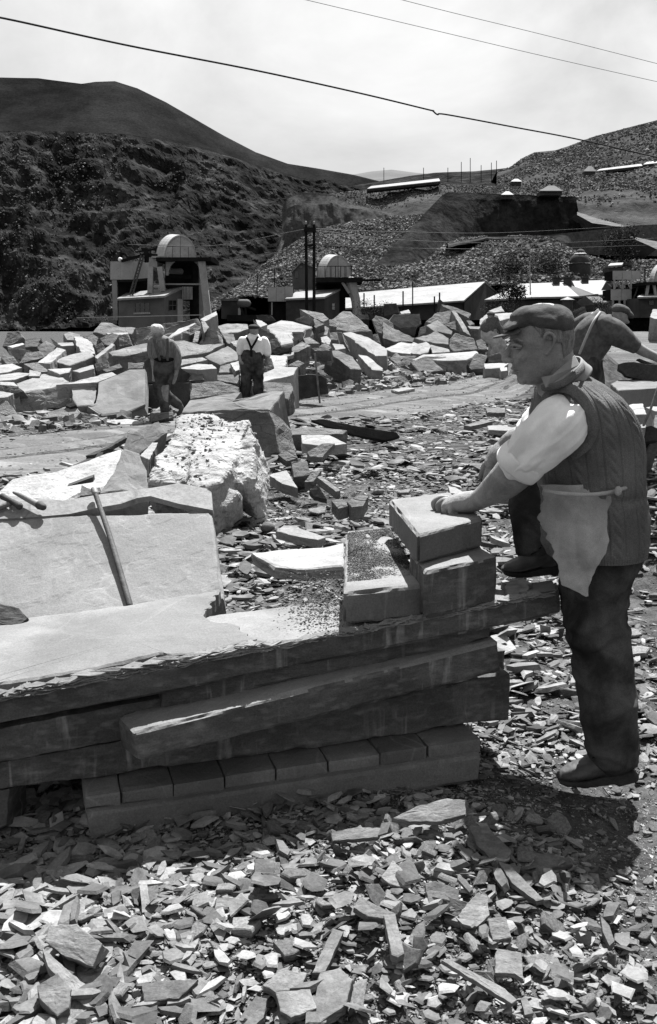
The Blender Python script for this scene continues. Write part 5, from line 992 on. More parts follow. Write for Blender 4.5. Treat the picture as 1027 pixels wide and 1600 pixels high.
P, s = field(38000, 1.8, 3.3, .003, .013, 1, .3, 12); scatter('gravel', P + (0, 0, .002), s, .6, M['rubble'], 22, TP, kind='stuff')
# individual fragments: shared fine meshes, each its own object
def frag_mesh(poly, th, seed, mt='rub1'):
    """small slab in local coordinates, poly in metres (x, y)"""
    r = random.Random(seed); O = []
    for i in range(len(poly)):
        a_ = np.array(poly[i]); b_ = np.array(poly[(i + 1) % len(poly)]); d = b_ - a_; k = 2 if np.linalg.norm(d) > .05 else 1
        for j in range(k): O.append(a_ + d * j / k + np.array((r.uniform(-1, 1), r.uniform(-1, 1))) * .003 * (j > 0))
    O = np.array(O); m = len(O); c = O.mean(0); V = []
    for f, h in ((.55, th), (.93, th * .94), (1.0, th * .7), (1.03, th * .2), (.97, -th * .4), (.8, -th)):
        q_ = c + (O - c) * f; V += [(a_, b_, h + r.uniform(-1, 1) * th * .10) for a_, b_ in q_]
    Fc = [tuple(range(m))] + [(k * m + j, (k + 1) * m + j, (k + 1) * m + (j + 1) % m, k * m + (j + 1) % m) for k in range(5) for j in range(m)] + [tuple(5 * m + j for j in range(m))[::-1]]
    me = from_faces('slate_fragment', V, Fc); me.materials.append(M[mt]); return me
FM = []
for i_ in range(24):
    k = g.integers(4, 8); an = np.linspace(0, 2 * np.pi, k, endpoint=False) + g.uniform(-.35, .35, k); rr = g.uniform(.62, 1.08, k); el = g.uniform(.38, .95)
    FM.append(frag_mesh([(math.cos(a_) * q_ , math.sin(a_) * q_ * el) for a_, q_ in zip(an, rr)], g.uniform(.08, .22), i_, 'rub1'))
n = 0; tries = 0; taken = []
LB = {0: ('fist-sized slate fragment lying in the rubble in front of the stack', 'slate fragments in front of the stack'), 1: ('loose slate fragment on the ground between stack and road', 'slate fragments between the stack and the road'), 2: ('loose slate fragment lying on the dark soil by the boot', 'slate fragments on the dark soil by the boot')}
while n < 292 and tries < 6000:
    tries += 1; y = g.uniform(2.05, 3.1) if n < 190 else g.uniform(4.0, 9.5); x = g.uniform(-.36, .36) * y
    if y > 4 and x < -.3: continue
    s_ = g.uniform(.022, .062) * (1 if y < 4 else 1.9); soil = x > .78 and y < 3.6 and x > .28 + y * .16
    if soil: s_ *= .5
    if on_road(np.array(x), np.array(y)): continue
    if any((x - a_) ** 2 + (y - b_) ** 2 < (.75 * (s_ + c_)) ** 2 for a_, b_, c_ in taken): continue
    taken.append((x, y, s_)); lb = LB[2 if soil else (0 if y < 4 else 1)]
    o = link('slate_fragment', FM[g.integers(0, 24)], None, loc=(x, y, float(gz(x, y)) + s_ * .16 + .008), label=lb[0], cat='slate fragment', group=lb[1])
    Pq = np.array([[x, y, float(gz(x, y))]]); _, qx, qy = in_frame(Pq); qx = float(qx[0]); qy = float(qy[0])
    zn = ('in the bottom left corner' if qx < 260 and qy > 1470 else 'in the bottom right corner' if qx > 780 and qy > 1450 else 'along the bottom edge' if qy > 1500 else 'below the left half of the bottom beam' if qx < 440 and qy < 1400 else 'below the right half of the bottom beam' if qy < 1400 else 'in the lit rubble at lower left' if qx < 420 else 'in the middle of the rubble heap' if qx < 780 else 'right of the rubble heap') if y < 4 and not soil else ('by the boot' if soil else 'right of the standing leg' if qx > 900 else 'between the leg and the stack' if qx > 760 else 'right behind the stack' if qy > 830 else 'in the rubble right of the white boulder' if qx < 560 else 'in the rubble left of the hand')
    o['label'] = '%s slate fragment lying %s' % ('large' if s_ > (.05 if y < 4 else .09) else 'small' if s_ < (.035 if y < 4 else .06) else 'middling', zn)
    o.scale = (s_ * g.uniform(.8, 1.3), s_ * g.uniform(.7, 1), s_ * g.uniform(.7, 1.3)); st = .28 if not (0 < x < .8 and y < 3.2) else .5; o.rotation_euler = (g.normal(0, st), g.normal(0, st), g.uniform(0, 6.28)); n += 1
# single fragments that can be picked out in the photograph
FP = [
 ([(70, 1470), (78, 1445), (120, 1443), (160, 1475), (145, 1510), (95, 1490)], .10, 38, .05, 'chunky pale slate with a smooth grey face at bottom left'),
 ([(66, 1480), (100, 1510), (160, 1560), (183, 1585), (130, 1570), (75, 1510)], .05, 16, .03, 'long slab sticking out under the chunky stone at bottom left'),
 ([(58, 1540), (90, 1520), (112, 1545), (108, 1575), (90, 1588), (62, 1560)], .07, 28, .04, 'rounded pale stone at the bottom left corner'),
 ([(222, 1540), (250, 1532), (310, 1530), (280, 1560), (225, 1565)], .05, 20, .03, 'pale angular stone near the bottom, left of centre'),
 ([(614, 1278), (650, 1260), (700, 1247), (728, 1250), (728, 1272), (690, 1283), (640, 1284)], .16, 30, .02, 'large leaf-shaped slate lying right below the bottom beam'),
 ([(518, 1300), (560, 1292), (600, 1294), (592, 1308), (520, 1314)], .12, 30, .018, 'flat oblong slate left of the leaf-shaped one'),
 ([(398, 1342), (428, 1341), (429, 1372), (412, 1386), (399, 1370)], .08, 20, .05, 'bright egg-like block standing out below the beam'),
 ([(596, 1370), (614, 1344), (640, 1370), (642, 1388), (610, 1382)], .12, 34, .02, 'kite-shaped slate in the centre of the rubble heap'),
 ([(553, 1418), (562, 1400), (600, 1420), (620, 1428), (605, 1436), (575, 1432)], .11, 28, .025, 'thick curved slate in the centre of the rubble heap'),
 ([(488, 1520), (520, 1450), (537, 1455), (508, 1520)], .08, 20, .025, 'long pale squared splinter pointing up in the foreground'),
 ([(600, 1430), (618, 1428), (632, 1490), (622, 1496), (612, 1492)], .10, 22, .025, 'wood-like slate splinter standing among grey pieces'),
 ([(500, 1520), (530, 1512), (552, 1530), (540, 1570), (500, 1598), (490, 1570)], .06, 16, .03, 'broad pale slate near the bottom centre'),
 ([(430, 1550), (485, 1545), (495, 1575), (455, 1590), (438, 1580)], .06, 20, .025, 'ragged pale slate left of the broad one at bottom centre'),
 ([(411, 1540), (440, 1515), (480, 1520), (470, 1545), (430, 1550)], .07, 26, .03, 'rough grey stone above the ragged pale slate'),
 ([(368, 1600), (400, 1555), (418, 1560), (412, 1590), (390, 1610)], .05, 20, .03, 'pale wedge cut by the bottom edge of the photo'),
 ([(664, 1380), (680, 1376), (718, 1390), (716, 1420), (690, 1424), (670, 1412)], .10, 34, .02, 'broad grey slate in the stack\'s shadow'),
 ([(716, 1430), (745, 1395), (762, 1400), (765, 1430), (742, 1450), (722, 1446)], .10, 30, .02, 'ragged grey slate beside the broad shaded one'),
 ([(733, 1290), (760, 1290), (800, 1330), (790, 1345), (765, 1340), (745, 1320)], .13, 30, .02, 'large grey slate right of the heap\'s top'),
 ([(778, 1345), (795, 1350), (850, 1405), (838, 1408), (800, 1380)], .10, 20, .02, 'long dark-edged slate running down to the right'),
 ([(800, 1350), (830, 1330), (890, 1340), (895, 1350), (850, 1358), (855, 1372), (820, 1370)], .08, 12, .015, 'sunlit ragged slate sheet beside the dark soil'),
 ([(690, 1500), (700, 1497), (790, 1545), (808, 1562), (800, 1568), (770, 1550)], .07, 16, .014, 'long thin pale splinter at the bottom right of the heap'),
 ([(814, 1560), (822, 1555), (834, 1583), (820, 1586)], .04, 14, .01, 'small white chip beside the end of the long splinter'),
 ([(774, 1490), (778, 1482), (815, 1488), (818, 1530), (805, 1522), (774, 1520)], .08, 26, .02, 'square grey slate with a bright lower edge'),
 ([(890, 1375), (905, 1362), (935, 1365), (940, 1385), (920, 1392), (900, 1385)], .03, 20, .03, 'rounded pale stone alone on the dark soil'),
 ([(762, 1435), (790, 1432), (800, 1465), (770, 1470)], .09, 36, .018, 'dark square slate above the one with bright edge'),
 ([(690, 1430), (730, 1436), (760, 1420), (700, 1400)], .08, 50, .012, 'flat bridging slate in the shaded heap'),
 ([(218, 1382), (230, 1380), (236, 1425), (222, 1426)], .07, 16, .02, 'short squared white splinter standing at the left'),
 ([(305, 1412), (330, 1402), (372, 1402), (370, 1416), (320, 1422)], .06, 22, .02, 'pale flat stone left of the bright egg-like block'),
 ([(268, 1470), (300, 1455), (330, 1475), (315, 1500), (275, 1500)], .04, 18, .03, 'grey lumpy stone on the left side of the rubble')]
for i_, (poly, z_, tl__, th_, lab) in enumerate(FP):
    tag(put('slate_fragment', *slab_geo(poly, 0, tl__, th_, (i_ * 29) % 30 - 15, 500 + i_, .8, ztop=z_ + .02), M['rub1']), lab, 'slate fragment')
for poly, z_, lab in (([(410, 822), (414, 812), (424, 811), (429, 819), (425, 828), (414, 829)], .05, 'round grey pebble on the rubble left of the flat bright slab'),):
    tag(put('pebble', *ball(Zp(419, 824, .05), (.055, .055, .045)), M['rub1'], smooth=True), lab, 'pebble')
# larger rubble half way to the road
o7, k7 = (420, 640), 2.853
for P_, Y_, t_, T_, m_, lab in (([(188, 45), (240, 42), (400, 75), (570, 100), (585, 120), (520, 137), (380, 112), (240, 65)], 13, 66, .1, 'darkrock', 'long dark slate plank propped beside the road'), ([(50, 92), (180, 75), (350, 92), (330, 108), (60, 115)], 12.6, 20, .3, 'rock', 'low layered block left of the dark plank'),
    ([(145, 112), (270, 112), (350, 152), (250, 162), (150, 150)], 11.2, 18, .12, 'bright', 'pale flat slab below the dark plank'), ([(170, 190), (240, 150), (295, 150), (240, 212), (185, 210)], 10.6, 48, .1, 'rock', 'rounded grey slate propped on edge in the rubble'), ([(40, 200), (110, 170), (130, 215), (80, 230)], 10.8, 40, .1, 'rock', 'ridged stone at the left of the rubble field'),
    ([(100, 232), (170, 228), (187, 290), (112, 302)], 9.6, 40, .2, 'rock', 'squat block in the left of the rubble field'), ([(0, 290), (80, 270), (130, 350), (60, 330)], 9.2, 16, .1, 'bright', 'pale flat slate beside the white boulder'), ([(160, 322), (200, 270), (235, 270), (200, 320)], 9, 40, .1, 'rock', 'tilted piece behind the squat block'),
    ([(280, 405), (330, 395), (355, 430), (310, 442)], 6.9, 24, .1, 'rock', 'small squared stone in mid rubble field'), ([(350, 410), (400, 380), (445, 385), (420, 430), (370, 435)], 6.9, 28, .12, 'rock', 'larger squared stone in mid rubble field'), ([(30, 540), (130, 525), (255, 568), (220, 580), (100, 560)], 5.6, 10, .05, 'bright', 'long thin bright slate behind the flat slab'),
    ([(180, 360), (220, 335), (260, 400), (200, 385)], 7.6, 60, .1, 'darkrock', 'dark triangular chip in the rubble field'), ([(215, 300), (235, 295), (320, 360), (300, 365)], 8.4, 25, .08, 'rock', 'thin bar of slate slanting down in the rubble'), ([(800, 342), (830, 345), (885, 378), (810, 372)], 5.0, 14, .03, 'bright', 'bright curved slate directly behind the man\'s hand'),
    ([(975, 72), (1027, 68), (1100, 80), (1090, 95), (980, 90)], 12.4, 10, .06, 'bright', 'pale slab lying left of the man\'s shoulder'), ([(870, 70), (960, 45), (1000, 52), (900, 75)], 13.4, 15, .06, 'rock', 'thin slate sheet at the near road edge')):
    rng_box(q(o7, k7, P_), Y_, t_, T_, m_, lab)

g3 = np.random.default_rng(91); n = 4500; x = g3.uniform(-8, 9, n); t_ = g3.uniform(0, 1, n); y = road_near(x) * (1 - t_) + road_far(x) * t_; P = np.stack([x, y, gz(x, y) + .02], 1)
scatter('road_gravel', P, g3.uniform(.008, .035, n) * np.where(np.abs(t_ - .5) > .36, 1.5, 1), .3, M['rubble'], 17, TP, kind='stuff')

# ---------------------------------------------------------------- people
def wrinkle(V, N, amp, fr, seed, stretch=(1, 1, 1)):
    n = fbm(V * fr * np.array(stretch), 4, seed); r_ = 1 - 2 * np.abs(fbm(V * fr * 1.6 * np.array(stretch), 3, seed + 5))
    return V + N * (amp * (.5 * n + .7 * (r_ - .5)))[:, None]
def cloth(name, parts, mt, root, voxel, amp=0.0, fr=12, seed=1, smooth=4, stretch=(1, 1, 1), **t):
    V, N, L, sz = fuse(parts, voxel, smooth)
    if amp: V = wrinkle(V, N, amp, fr, seed, stretch)
    return putraw(name, V, L, sz, M[mt], root, True, **t)
# ---- the foreground man
man = empty('person', Zp(935, 1228, 0.0), label='man in tweed cap and knitted vest leaning one hand on the topmost slate block', cat='person')
ORG[man.name] = np.array(man.location)
HY = 3.36
def E(px, py, Y, rx, rz, ry, tilt=0):
    k = Y / F; c, s_ = math.cos(math.radians(tilt)), math.sin(math.radians(tilt)); R = np.array(((c, 0, s_), (0, 1, 0), (-s_, 0, c)))
    return ball(Yp(px, py, Y), (rx * k, ry * k, rz * k), 28, 18, R)
def head_surface():
    rows = [(474, 842, 862, 4), (478, 826, 875, 16), (484, 812, 883, 25), (494, 802, 889, 31), (505, 799, 892, 34), (516, 798, 893, 35.5), (527, 798.5, 893, 36), (534, 798, 892, 36), (541, 800.5, 891, 35.5), (549, 799.5, 889, 35),
            (557, 798.5, 886, 34.5), (565, 800, 882, 33.5), (573, 802, 876, 32), (580, 803.5, 869, 30), (587, 808, 862, 27), (593, 811, 855, 22), (598, 816, 848, 15), (601, 823, 842, 6)]
    m = 44; V = []; th = np.linspace(0, 2 * np.pi, m, endpoint=False); k = HY / F
    for py, xf, xb, hw in rows:
        cx, rx = (xf + xb) / 2, (xb - xf) / 2; c0 = Yp(cx, py, HY); ct, st = np.cos(th), np.sin(th)
        wfront = np.where(ct < 0, 1 - .16 * np.abs(ct) ** 2, 1.0); pw = .86
        V.append(c0 + np.stack([np.sign(ct) * np.abs(ct) ** pw * rx * k, np.sign(st) * np.abs(st) ** .92 * hw * k * wfront, 0 * th], 1))
    n = len(rows); V = np.concatenate(V); Fc = [(i * m + j, (i + 1) * m + j, (i + 1) * m + (j + 1) % m, i * m + (j + 1) % m) for i in range(n - 1) for j in range(m)]
    return V, Fc + [tuple(range(m)), tuple((n - 1) * m + j for j in range(m))[::-1]]
near = HY - 35 * HY / F
body = [head_surface(),
    T([(799, 540, HY, 4), (795, 549, HY, 5.5), (791, 557, HY, 6.5, 1.0), (791, 561, HY, 7, 1.15)], 14), T([(794, 563, HY - .014, 4.5), (799, 563, HY - .016, 4.5)], 10), T([(794, 563, HY + .014, 4.5), (799, 563, HY + .016, 4.5)], 10),
    E(803, 533, HY, 6, 4, 24), E(803, 576, HY, 5, 2.6, 11, 10), E(805, 582, HY, 5, 3.2, 12, -10), E(817, 593, HY, 9, 8, 15), E(822, 556, HY - .046, 15, 12, 8), E(838, 578, HY - .036, 18, 16, 9),
    T([(860, 552, HY, 34, .92), (868, 585, HY + .01, 31, .95), (880, 620, HY + .02, 36, 1.2)], 28),
    # ear
    T([(851, 545, near + .004, 2.3), (850, 533, near - .004, 2.3), (852, 524, near - .010, 2.6), (858, 520, near - .014, 2.8), (865, 524, near - .012, 2.8), (866, 534, near - .008, 2.6), (861, 545, near - .002, 2.5), (854, 553, near + .002, 3.2)], 10, 40), E(858, 536, near + .004, 6, 13, 3, 12),
    # trunk kept under the clothes
    T([(935, 870, 3.42, 58, 1), (928, 780, 3.42, 58, .9), (916, 690, 3.42, 64, 1), (903, 640, 3.42, 56, 1.2), (885, 605, 3.42, 34, 1.2)], 28),
    # near arm
    T([(888, 650, 3.27, 33), (850, 690, 3.22, 30), (822, 716, 3.23, 29), (806, 736, 3.27, 30), (786, 755, 3.33, 26.5), (764, 771, 3.41, 20), (746, 783, 3.48, 15, .9)], 26),
    T([(750, 781, 3.47, 15.5, 1.0), (736, 784, 3.51, 16.5, 1.25), (718, 785, 3.555, 15, 1.6), (703, 788, 3.585, 11, 1.7)], 24),
    # far arm
    T([(868, 655, 3.62, 30), (836, 690, 3.68, 26), (812, 688, 3.72, 22), (797, 693, 3.74, 17), (786, 702, 3.75, 14)], 22), T([(790, 698, 3.75, 14, 1.1), (778, 710, 3.75, 14.5, 1.4), (768, 722, 3.75, 11, 1.5)], 20)]
def finger(pts, r): return T([(x, y, Y, r * f) for (x, y, Y), f in zip(pts, (1.06, 1.0, 1.02, .95, .9))], 12, 22)
for dx, dy, Y_, r in ((-13, -6, 3.622, 5.2), (-6, -2, 3.590, 5.5), (3, 1, 3.556, 5.4), (13, 4, 3.520, 4.9)):   # curled fingers: knuckle, bend, tip tucked under
    body.append(finger([(716 + dx, 786 + dy, Y_), (701 + dx, 784 + dy, Y_), (692 + dx, 791 + dy, Y_), (694 + dx, 800 + dy, Y_), (703 + dx, 803 + dy, Y_)], r))
body.append(T([(738, 785, 3.555, 6), (722, 790, 3.62, 6), (708, 795, 3.645, 5.2), (699, 798, 3.64, 4.6)], 12, 20))
for k_, (a_, b_, c_) in enumerate((((770, 716), (757, 728), (751, 745)), ((773, 722), (762, 737), (757, 754)), ((778, 726), (768, 740), (764, 756)), ((783, 727), (776, 740), (772, 753)))):
    Y_ = 3.78 - .02 * k_; body.append(T([(*a_, Y_, 5.4), ((a_[0] + b_[0]) / 2 - 1, (a_[1] + b_[1]) / 2, Y_, 5.2), (*b_, Y_, 5), (*c_, Y_ + .005, 4.2)], 12, 18))
body.append(T([(792, 702, 3.71, 6), (786, 718, 3.69, 5.6), (776, 731, 3.69, 4.8)], 12, 16))
V, N, L, sz = fuse(body, .0024, 3, .5)
def push(c, r, d, ax=None):
    global V
    w = np.exp(-(np.linalg.norm(V - c, axis=1) / r) ** 2)[:, None]; V = V + w * d * (N if ax is None else np.asarray(ax, float))
push(Yp(808, 541, HY - .052), .013, -.008); push(Yp(858, 533, near - .012), .007, -.006, (0, -1, 0)); push(Yp(799, 570.5, HY - .01), .006, -.002); push(Yp(811, 571, HY - .045), .008, -.003)
crease = lambda px, py, w, h: np.exp(-((V[:, 2] - Yp(px, py, HY)[2]) / h) ** 2) * np.exp(-((V[:, 0] - Yp(px, py, HY)[0]) / w) ** 2) * (V[:, 1] < HY + .06)
V = V - N * (.003 * crease(805, 579, .02, .0022) + .0016 * crease(838, 541, .012, .0016) + .0016 * crease(836, 546, .012, .0016))[:, None]
V = V + N * (fbm(V * 60, 3, 4) * .0008 + fbm(V * 18, 3, 14) * .0012)[:, None]
hb = putraw('body', V, L, sz, M['skin'], man)
put('eye', *ball(Yp(807, 541.5, HY - .0455), .0105, 16, 10), M['sack'], man, smooth=True)
put('pupil', *ball(Yp(804.5, 541.8, HY - .0515), .0052, 12, 8), M['black'], man, smooth=True)
put('eyelid', *T([(798, 540, HY - .047, 1.5), (804, 538.6, HY - .056, 2.8), (814, 541.5, HY - .057, 2.0)], 10), M['skin'], man, smooth=True)
put('eyelid', *T([(799, 545, HY - .048, 1.2), (805, 545, HY - .055, 1.7), (813, 543.5, HY - .055, 1.4)], 10), M['skin'], man, smooth=True)
put('eyebrow', *T([(797, 533, HY - .042, 1.6), (806, 530.5, HY - .064, 2.2), (816, 533, HY - .072, 1.4)], 10), M['hair'], man, smooth=True)
# hair: a cropped shell from temple to nape
def hairshell():
    V = []; rws = [(500, 802, 894), (510, 830, 895.5), (520, 838, 896.5), (529, 842, 897), (536, 868, 896), (544, 870, 894), (552, 871, 891.5), (560, 873, 888), (568, 876, 884), (575, 878, 880)]; m = 40; k = HY / F
    for py, xs0, xb in rws:
        hw = np.interp(py, (494, 527, 557, 580), (33, 38.2, 36.5, 32)); cx = (np.interp(py, (500, 560, 580), (800, 799, 803)) + xb) / 2; rx = xb - cx
        a0 = math.acos(max(-1, min(1, (xs0 - cx) / rx)))
        for a in np.linspace(-a0, a0, m): ct, st = math.cos(a), math.sin(a); V.append(Yp(cx, py, HY) + (math.copysign(abs(ct) ** .86, ct) * rx * k, math.copysign(abs(st) ** .92, st) * hw * k, 0))
    n = len(rws); V = np.array(V); V = V + fbm(V * 90, 3, 3)[:, None] * .0018
    c = Yp(850, 530, HY); D = (V - c) / np.linalg.norm(V - c, axis=1)[:, None]; V2 = V - D * .008; N_ = len(V)
    Fc = [(i * m + j, (i + 1) * m + j, (i + 1) * m + j + 1, i * m + j + 1) for i in range(n - 1) for j in range(m - 1)]
    Fc += [tuple(x + N_ for x in f[::-1]) for f in Fc]
    bd = [j for j in range(m)] + [i * m + m - 1 for i in range(1, n)] + [(n - 1) * m + j for j in range(m - 2, -1, -1)] + [i * m for i in range(n - 2, 0, -1)]
    Fc += [(bd[i], bd[(i + 1) % len(bd)], bd[(i + 1) % len(bd)] + N_, bd[i] + N_) for i in range(len(bd))]
    return np.concatenate([V, V2]), Fc
put('hair', *hairshell(), M['hair'], man, smooth=True)
# flat cap: soft crown pulled forward over a curved peak
cap = [E(846, 503, HY, 49, 20, 42, 10), E(838, 497, HY, 38, 19, 38, 6), E(868, 504, HY, 29, 27, 38, 22), E(818, 502, HY, 26, 14, 34, -22), E(850, 493, HY, 34, 17.5, 34, 4), E(800, 509, HY, 16, 8, 30, -32)]
V, N, L, sz = fuse(cap, .0035, 8); V = wrinkle(V, N, .0035, 16, 8)
zc = V[:, 2]; lim = Yp(0, 527, HY)[2] + (V[:, 0] - Yp(893, 0, HY)[0]) * -.14; V[:, 2] = np.where(zc < lim, lim + (zc - lim) * .12, zc)
cpo = putraw('cap', V, L, sz, M['cap'], man)
def peak():
    m = 26; rows = 10; V = []; k = HY / F
    for i in range(rows):
        t_ = i / (rows - 1)
        for a in np.linspace(-1.25, 1.25, m):
            xo = 812 - (8 + 33 * t_) * math.cos(a) ** .8; yo = 511 + 15.5 * t_ * math.cos(a) + 7 * (1 - math.cos(a)) + 2 * math.sin(t_ * math.pi)
            V.append(Yp(xo, yo, HY) + (0, math.sin(a) * (33 - 3 * t_) * k, 0))
    V = np.array(V); N_ = len(V); V = np.concatenate([V, V - (0.001, 0, .0055)]); Fc = [(i * m + j, (i + 1) * m + j, (i + 1) * m + j + 1, i * m + j + 1) for i in range(rows - 1) for j in range(m - 1)]
    Fc += [tuple(x + N_ for x in f[::-1]) for f in Fc]; bd = [j for j in range(m)] + [i * m + m - 1 for i in range(1, rows)] + [(rows - 1) * m + j for j in range(m - 2, -1, -1)] + [i * m for i in range(rows - 2, 0, -1)]
    return V, Fc + [(bd[i], bd[(i + 1) % len(bd)], bd[(i + 1) % len(bd)] + N_, bd[i] + N_) for i in range(len(bd))]
sub('peak', *peak(), M['cap'], cpo, True)
sub('button', *E(850, 475.5, HY, 3, 1.6, 3), M['cap'], cpo, True)
# shirt: both sleeves, rolled cuffs, collar
sh = cloth('shirt', [T([(887, 660, 3.37, 33, .9), (880, 660, 3.26, 43, .95), (858, 682, 3.21, 43, .85), (832, 706, 3.21, 39, .85), (815, 721, 3.235, 35, .9)], 30), T([(880, 640, 3.50, 46), (862, 655, 3.58, 38), (840, 682, 3.67, 34), (826, 694, 3.70, 31)], 24),
     T([(915, 700, 3.43, 64, 1), (902, 645, 3.43, 54, 1.0), (886, 606, 3.42, 34, 1.1)], 28)], 'shirt', man, .0055, .0, 9, 3, 4)
me = sh.data; n = len(me.vertices); co = np.empty(n * 3, np.float32); me.vertices.foreach_get('co', co); nr = np.empty(n * 3, np.float32); me.vertices.foreach_get('normal', nr)
co = co.reshape(-1, 3).astype(float); nr = nr.reshape(-1, 3); wv = co + ORG[sh.name]; ax = (Yp(815, 721, 3.235) - Yp(884, 655, 3.26)); ax /= np.linalg.norm(ax); tt = (wv - Yp(884, 655, 3.26)) @ ax
perp = wv - np.outer(tt, ax); fold = 1 - 2 * np.abs(fbm(np.stack([perp[:, 0] * 16, perp[:, 2] * 16, tt * 3.2 + perp[:, 1] * 9], 1), 3, 6)); fold2 = fbm(wv * 24, 3, 8)
big = fbm(np.stack([perp[:, 0] * 9, perp[:, 2] * 9, tt * 5 + perp[:, 0] * 8], 1), 2, 16)
co = co + nr * (np.clip(fold, -.3, 1) * .016 - .008 + fold2 * .004 + big * .012)[:, None]; me.vertices.foreach_set('co', co.astype(np.float32).ravel()); me.update()
def cuff(a, b, r, Yd=.9): return T([(*a, r * .98, Yd), ((a[0] + b[0]) / 2, (a[1] + b[1]) / 2, (a[2] + b[2]) / 2, r * 1.05, Yd), (*b, r * 1.0, Yd)], 36, 14, False)
def ringband(path, rad, th, m=40, mt='shirt', **k):
    """short open sleeve with thickness"""
    A, FA = tube(path, rad, m, 10, False); n = len(A); rr = np.asarray(rad, float) - th; B, FB = tube(path, rr, m, 10, False)
    Fc = FA[:-2] + [tuple(x + n for x in f[::-1]) for f in FB[:-2]]; l = n - m
    Fc += [(j, j + n, (j + 1) % m + n, (j + 1) % m) for j in range(m)] + [(l + j, l + (j + 1) % m, l + (j + 1) % m + n, l + j + n) for j in range(m)]
    V = np.concatenate([A, B]); return V + fbm(V * 22, 3, 5)[:, None] * .004, Fc
kk = 3.24 / F
sub('cuff', *ringband([Yp(823, 713, 3.225), Yp(816, 720, 3.235), Yp(807, 729, 3.25)], np.array([(38.5, 35), (40, 36.5), (39, 35.5)]) * kk, .012), M['shirt'], sh, True)
sub('cuff', *ringband([Yp(832, 688, 3.69), Yp(824, 692, 3.70), Yp(818, 694, 3.71)], np.array([(30, 28), (32, 30), (31, 29)]) * kk, .012), M['shirt'], sh, True)
kk = 3.4 / F
sub('collar', *ringband([Yp(884, 597, 3.38), Yp(879, 588, 3.375), Yp(874, 579, 3.37)], np.array([(45, 42), (41.5, 39), (38, 36)]) * kk, .006), M['collar'], sh, True)
sub('collar_point', *prism(PX((846, 590, 3.30), (862, 588, 3.235), (898, 556, 3.27), (905, 570, 3.24), (880, 592, 3.215), (853, 606, 3.235)), (.002, .006, .003)), M['collar'], sh)
# knitted vest: ribs and cables modelled along the trunk
def vest():
    kn = [(932, 866, 3.42, 78, 1.02), (930, 850, 3.42, 81, 1.04), (930, 815, 3.42, 80, 1.0), (928, 780, 3.42, 77, .98), (924, 740, 3.42, 79, 1.05), (918, 695, 3.42, 83, 1.08), (911, 655, 3.42, 78, 1.28), (902, 622, 3.42, 64, 1.55), (891, 600, 3.42, 47, 1.6), (882, 588, 3.41, 36, 1.1)]
    A = []
    for px, py, Y, r, q_ in kn: p = Yp(px, py, Y); A.append((*p, r * Y / F * 1.02, r * q_ * Y / F * 1.02))
    n, m = 210, 420; A = catmull(A, n); th = np.linspace(0, 2 * np.pi, m, endpoint=False); TH, I = np.meshgrid(th, np.arange(n)); c = A[I]; ct, st = np.cos(TH), np.sin(TH)
    P = np.stack([c[..., 0] + ct * c[..., 3], c[..., 1] + st * c[..., 4], c[..., 2]], -1); Nn = np.stack([ct, st, 0 * ct], -1); z = c[..., 2]; u = TH / (2 * np.pi) * 20; f = u - np.floor(u); par = np.floor(u) % 2
    groove = np.exp(-((f - .5 - .5) / .05) ** 2) + np.exp(-(f / .05) ** 2); cable = np.abs(np.sin(z * 75 + (f - .5) * 5.0)) * np.exp(-((f - .5) / .24) ** 2)
    rib = .5 + .5 * np.cos(f * 2 * np.pi * 3); fine = np.sin(z * 800) * .0003
    hem = sst(0, 12, I) ; hb_ = 1 - sst(10, 26, I); ribs = .5 + .5 * np.cos(TH * 110)
    d = (1 - hb_) * (-.0045 * groove + np.where(par > 0, .0065 * cable, .0015 * rib)) + hb_ * (.003 * ribs - .004) + fine
    wr = 1 - 2 * np.abs(fbm(P * np.array((5, 5, 11)), 3, 12)); d = d + wr * .008 * np.exp(-((z - Yp(0, 770, 3.42)[2]) / .09) ** 2) + fbm(P * 4, 3, 3) * .008
    P = P + Nn * d[..., None]; waist = np.exp(-((z - Yp(0, 772, 3.42)[2]) / .016) ** 2); P = P - Nn * (waist * .007)[..., None]
    # keep the wool off the arm opening: it tucks in where the sleeve comes out
    i = np.arange(n - 1)[:, None] * m + np.arange(m)[None]; j = np.arange(n - 1)[:, None] * m + (np.arange(m)[None] + 1) % m
    L = np.stack([i, j, j + m, i + m], -1).reshape(-1); return P.reshape(-1, 3), L, np.full(len(L) // 4, 4)
V, L, sz = vest(); vs = putraw('vest', V, L, sz, M['knit'], man)
def vestY(px, py):
    r_, q_ = np.interp(py, (600, 622, 655, 695, 740, 780), (47, 64, 78, 83, 79, 77)), np.interp(py, (600, 622, 655, 695, 740, 780), (1.6, 1.55, 1.28, 1.08, 1.05, .98)); c_ = np.interp(py, (600, 622, 655, 695, 740, 780), (891, 902, 911, 918, 924, 928))
    p_ = min(.93, abs(px - c_) / r_); return 3.42 - r_ * q_ * .00224 * math.sqrt(1 - p_ * p_)
ah = [(x, y, vestY(x, y) - .010) for x, y in ((853, 608), (878, 605), (902, 614), (919, 636), (927, 660), (924, 684), (910, 702), (893, 712))]
sub('armhole_band', *tube([Yp(*p) for p in ah], np.array([(8.5, 3)] * 8) * 3.2 / F, 14, 120, True, (.55, 1, -.2)), M['knit'], vs, True)
sub('neck_band', *tube([Yp(*p) for p in ((848, 606, 3.27), (868, 603, 3.22), (892, 592, 3.225), (908, 578, 3.28), (914, 570, 3.36))], np.array([(5.5, 2.5)] * 5) * 3.3 / F, 12, 60), M['knit'], vs, True)
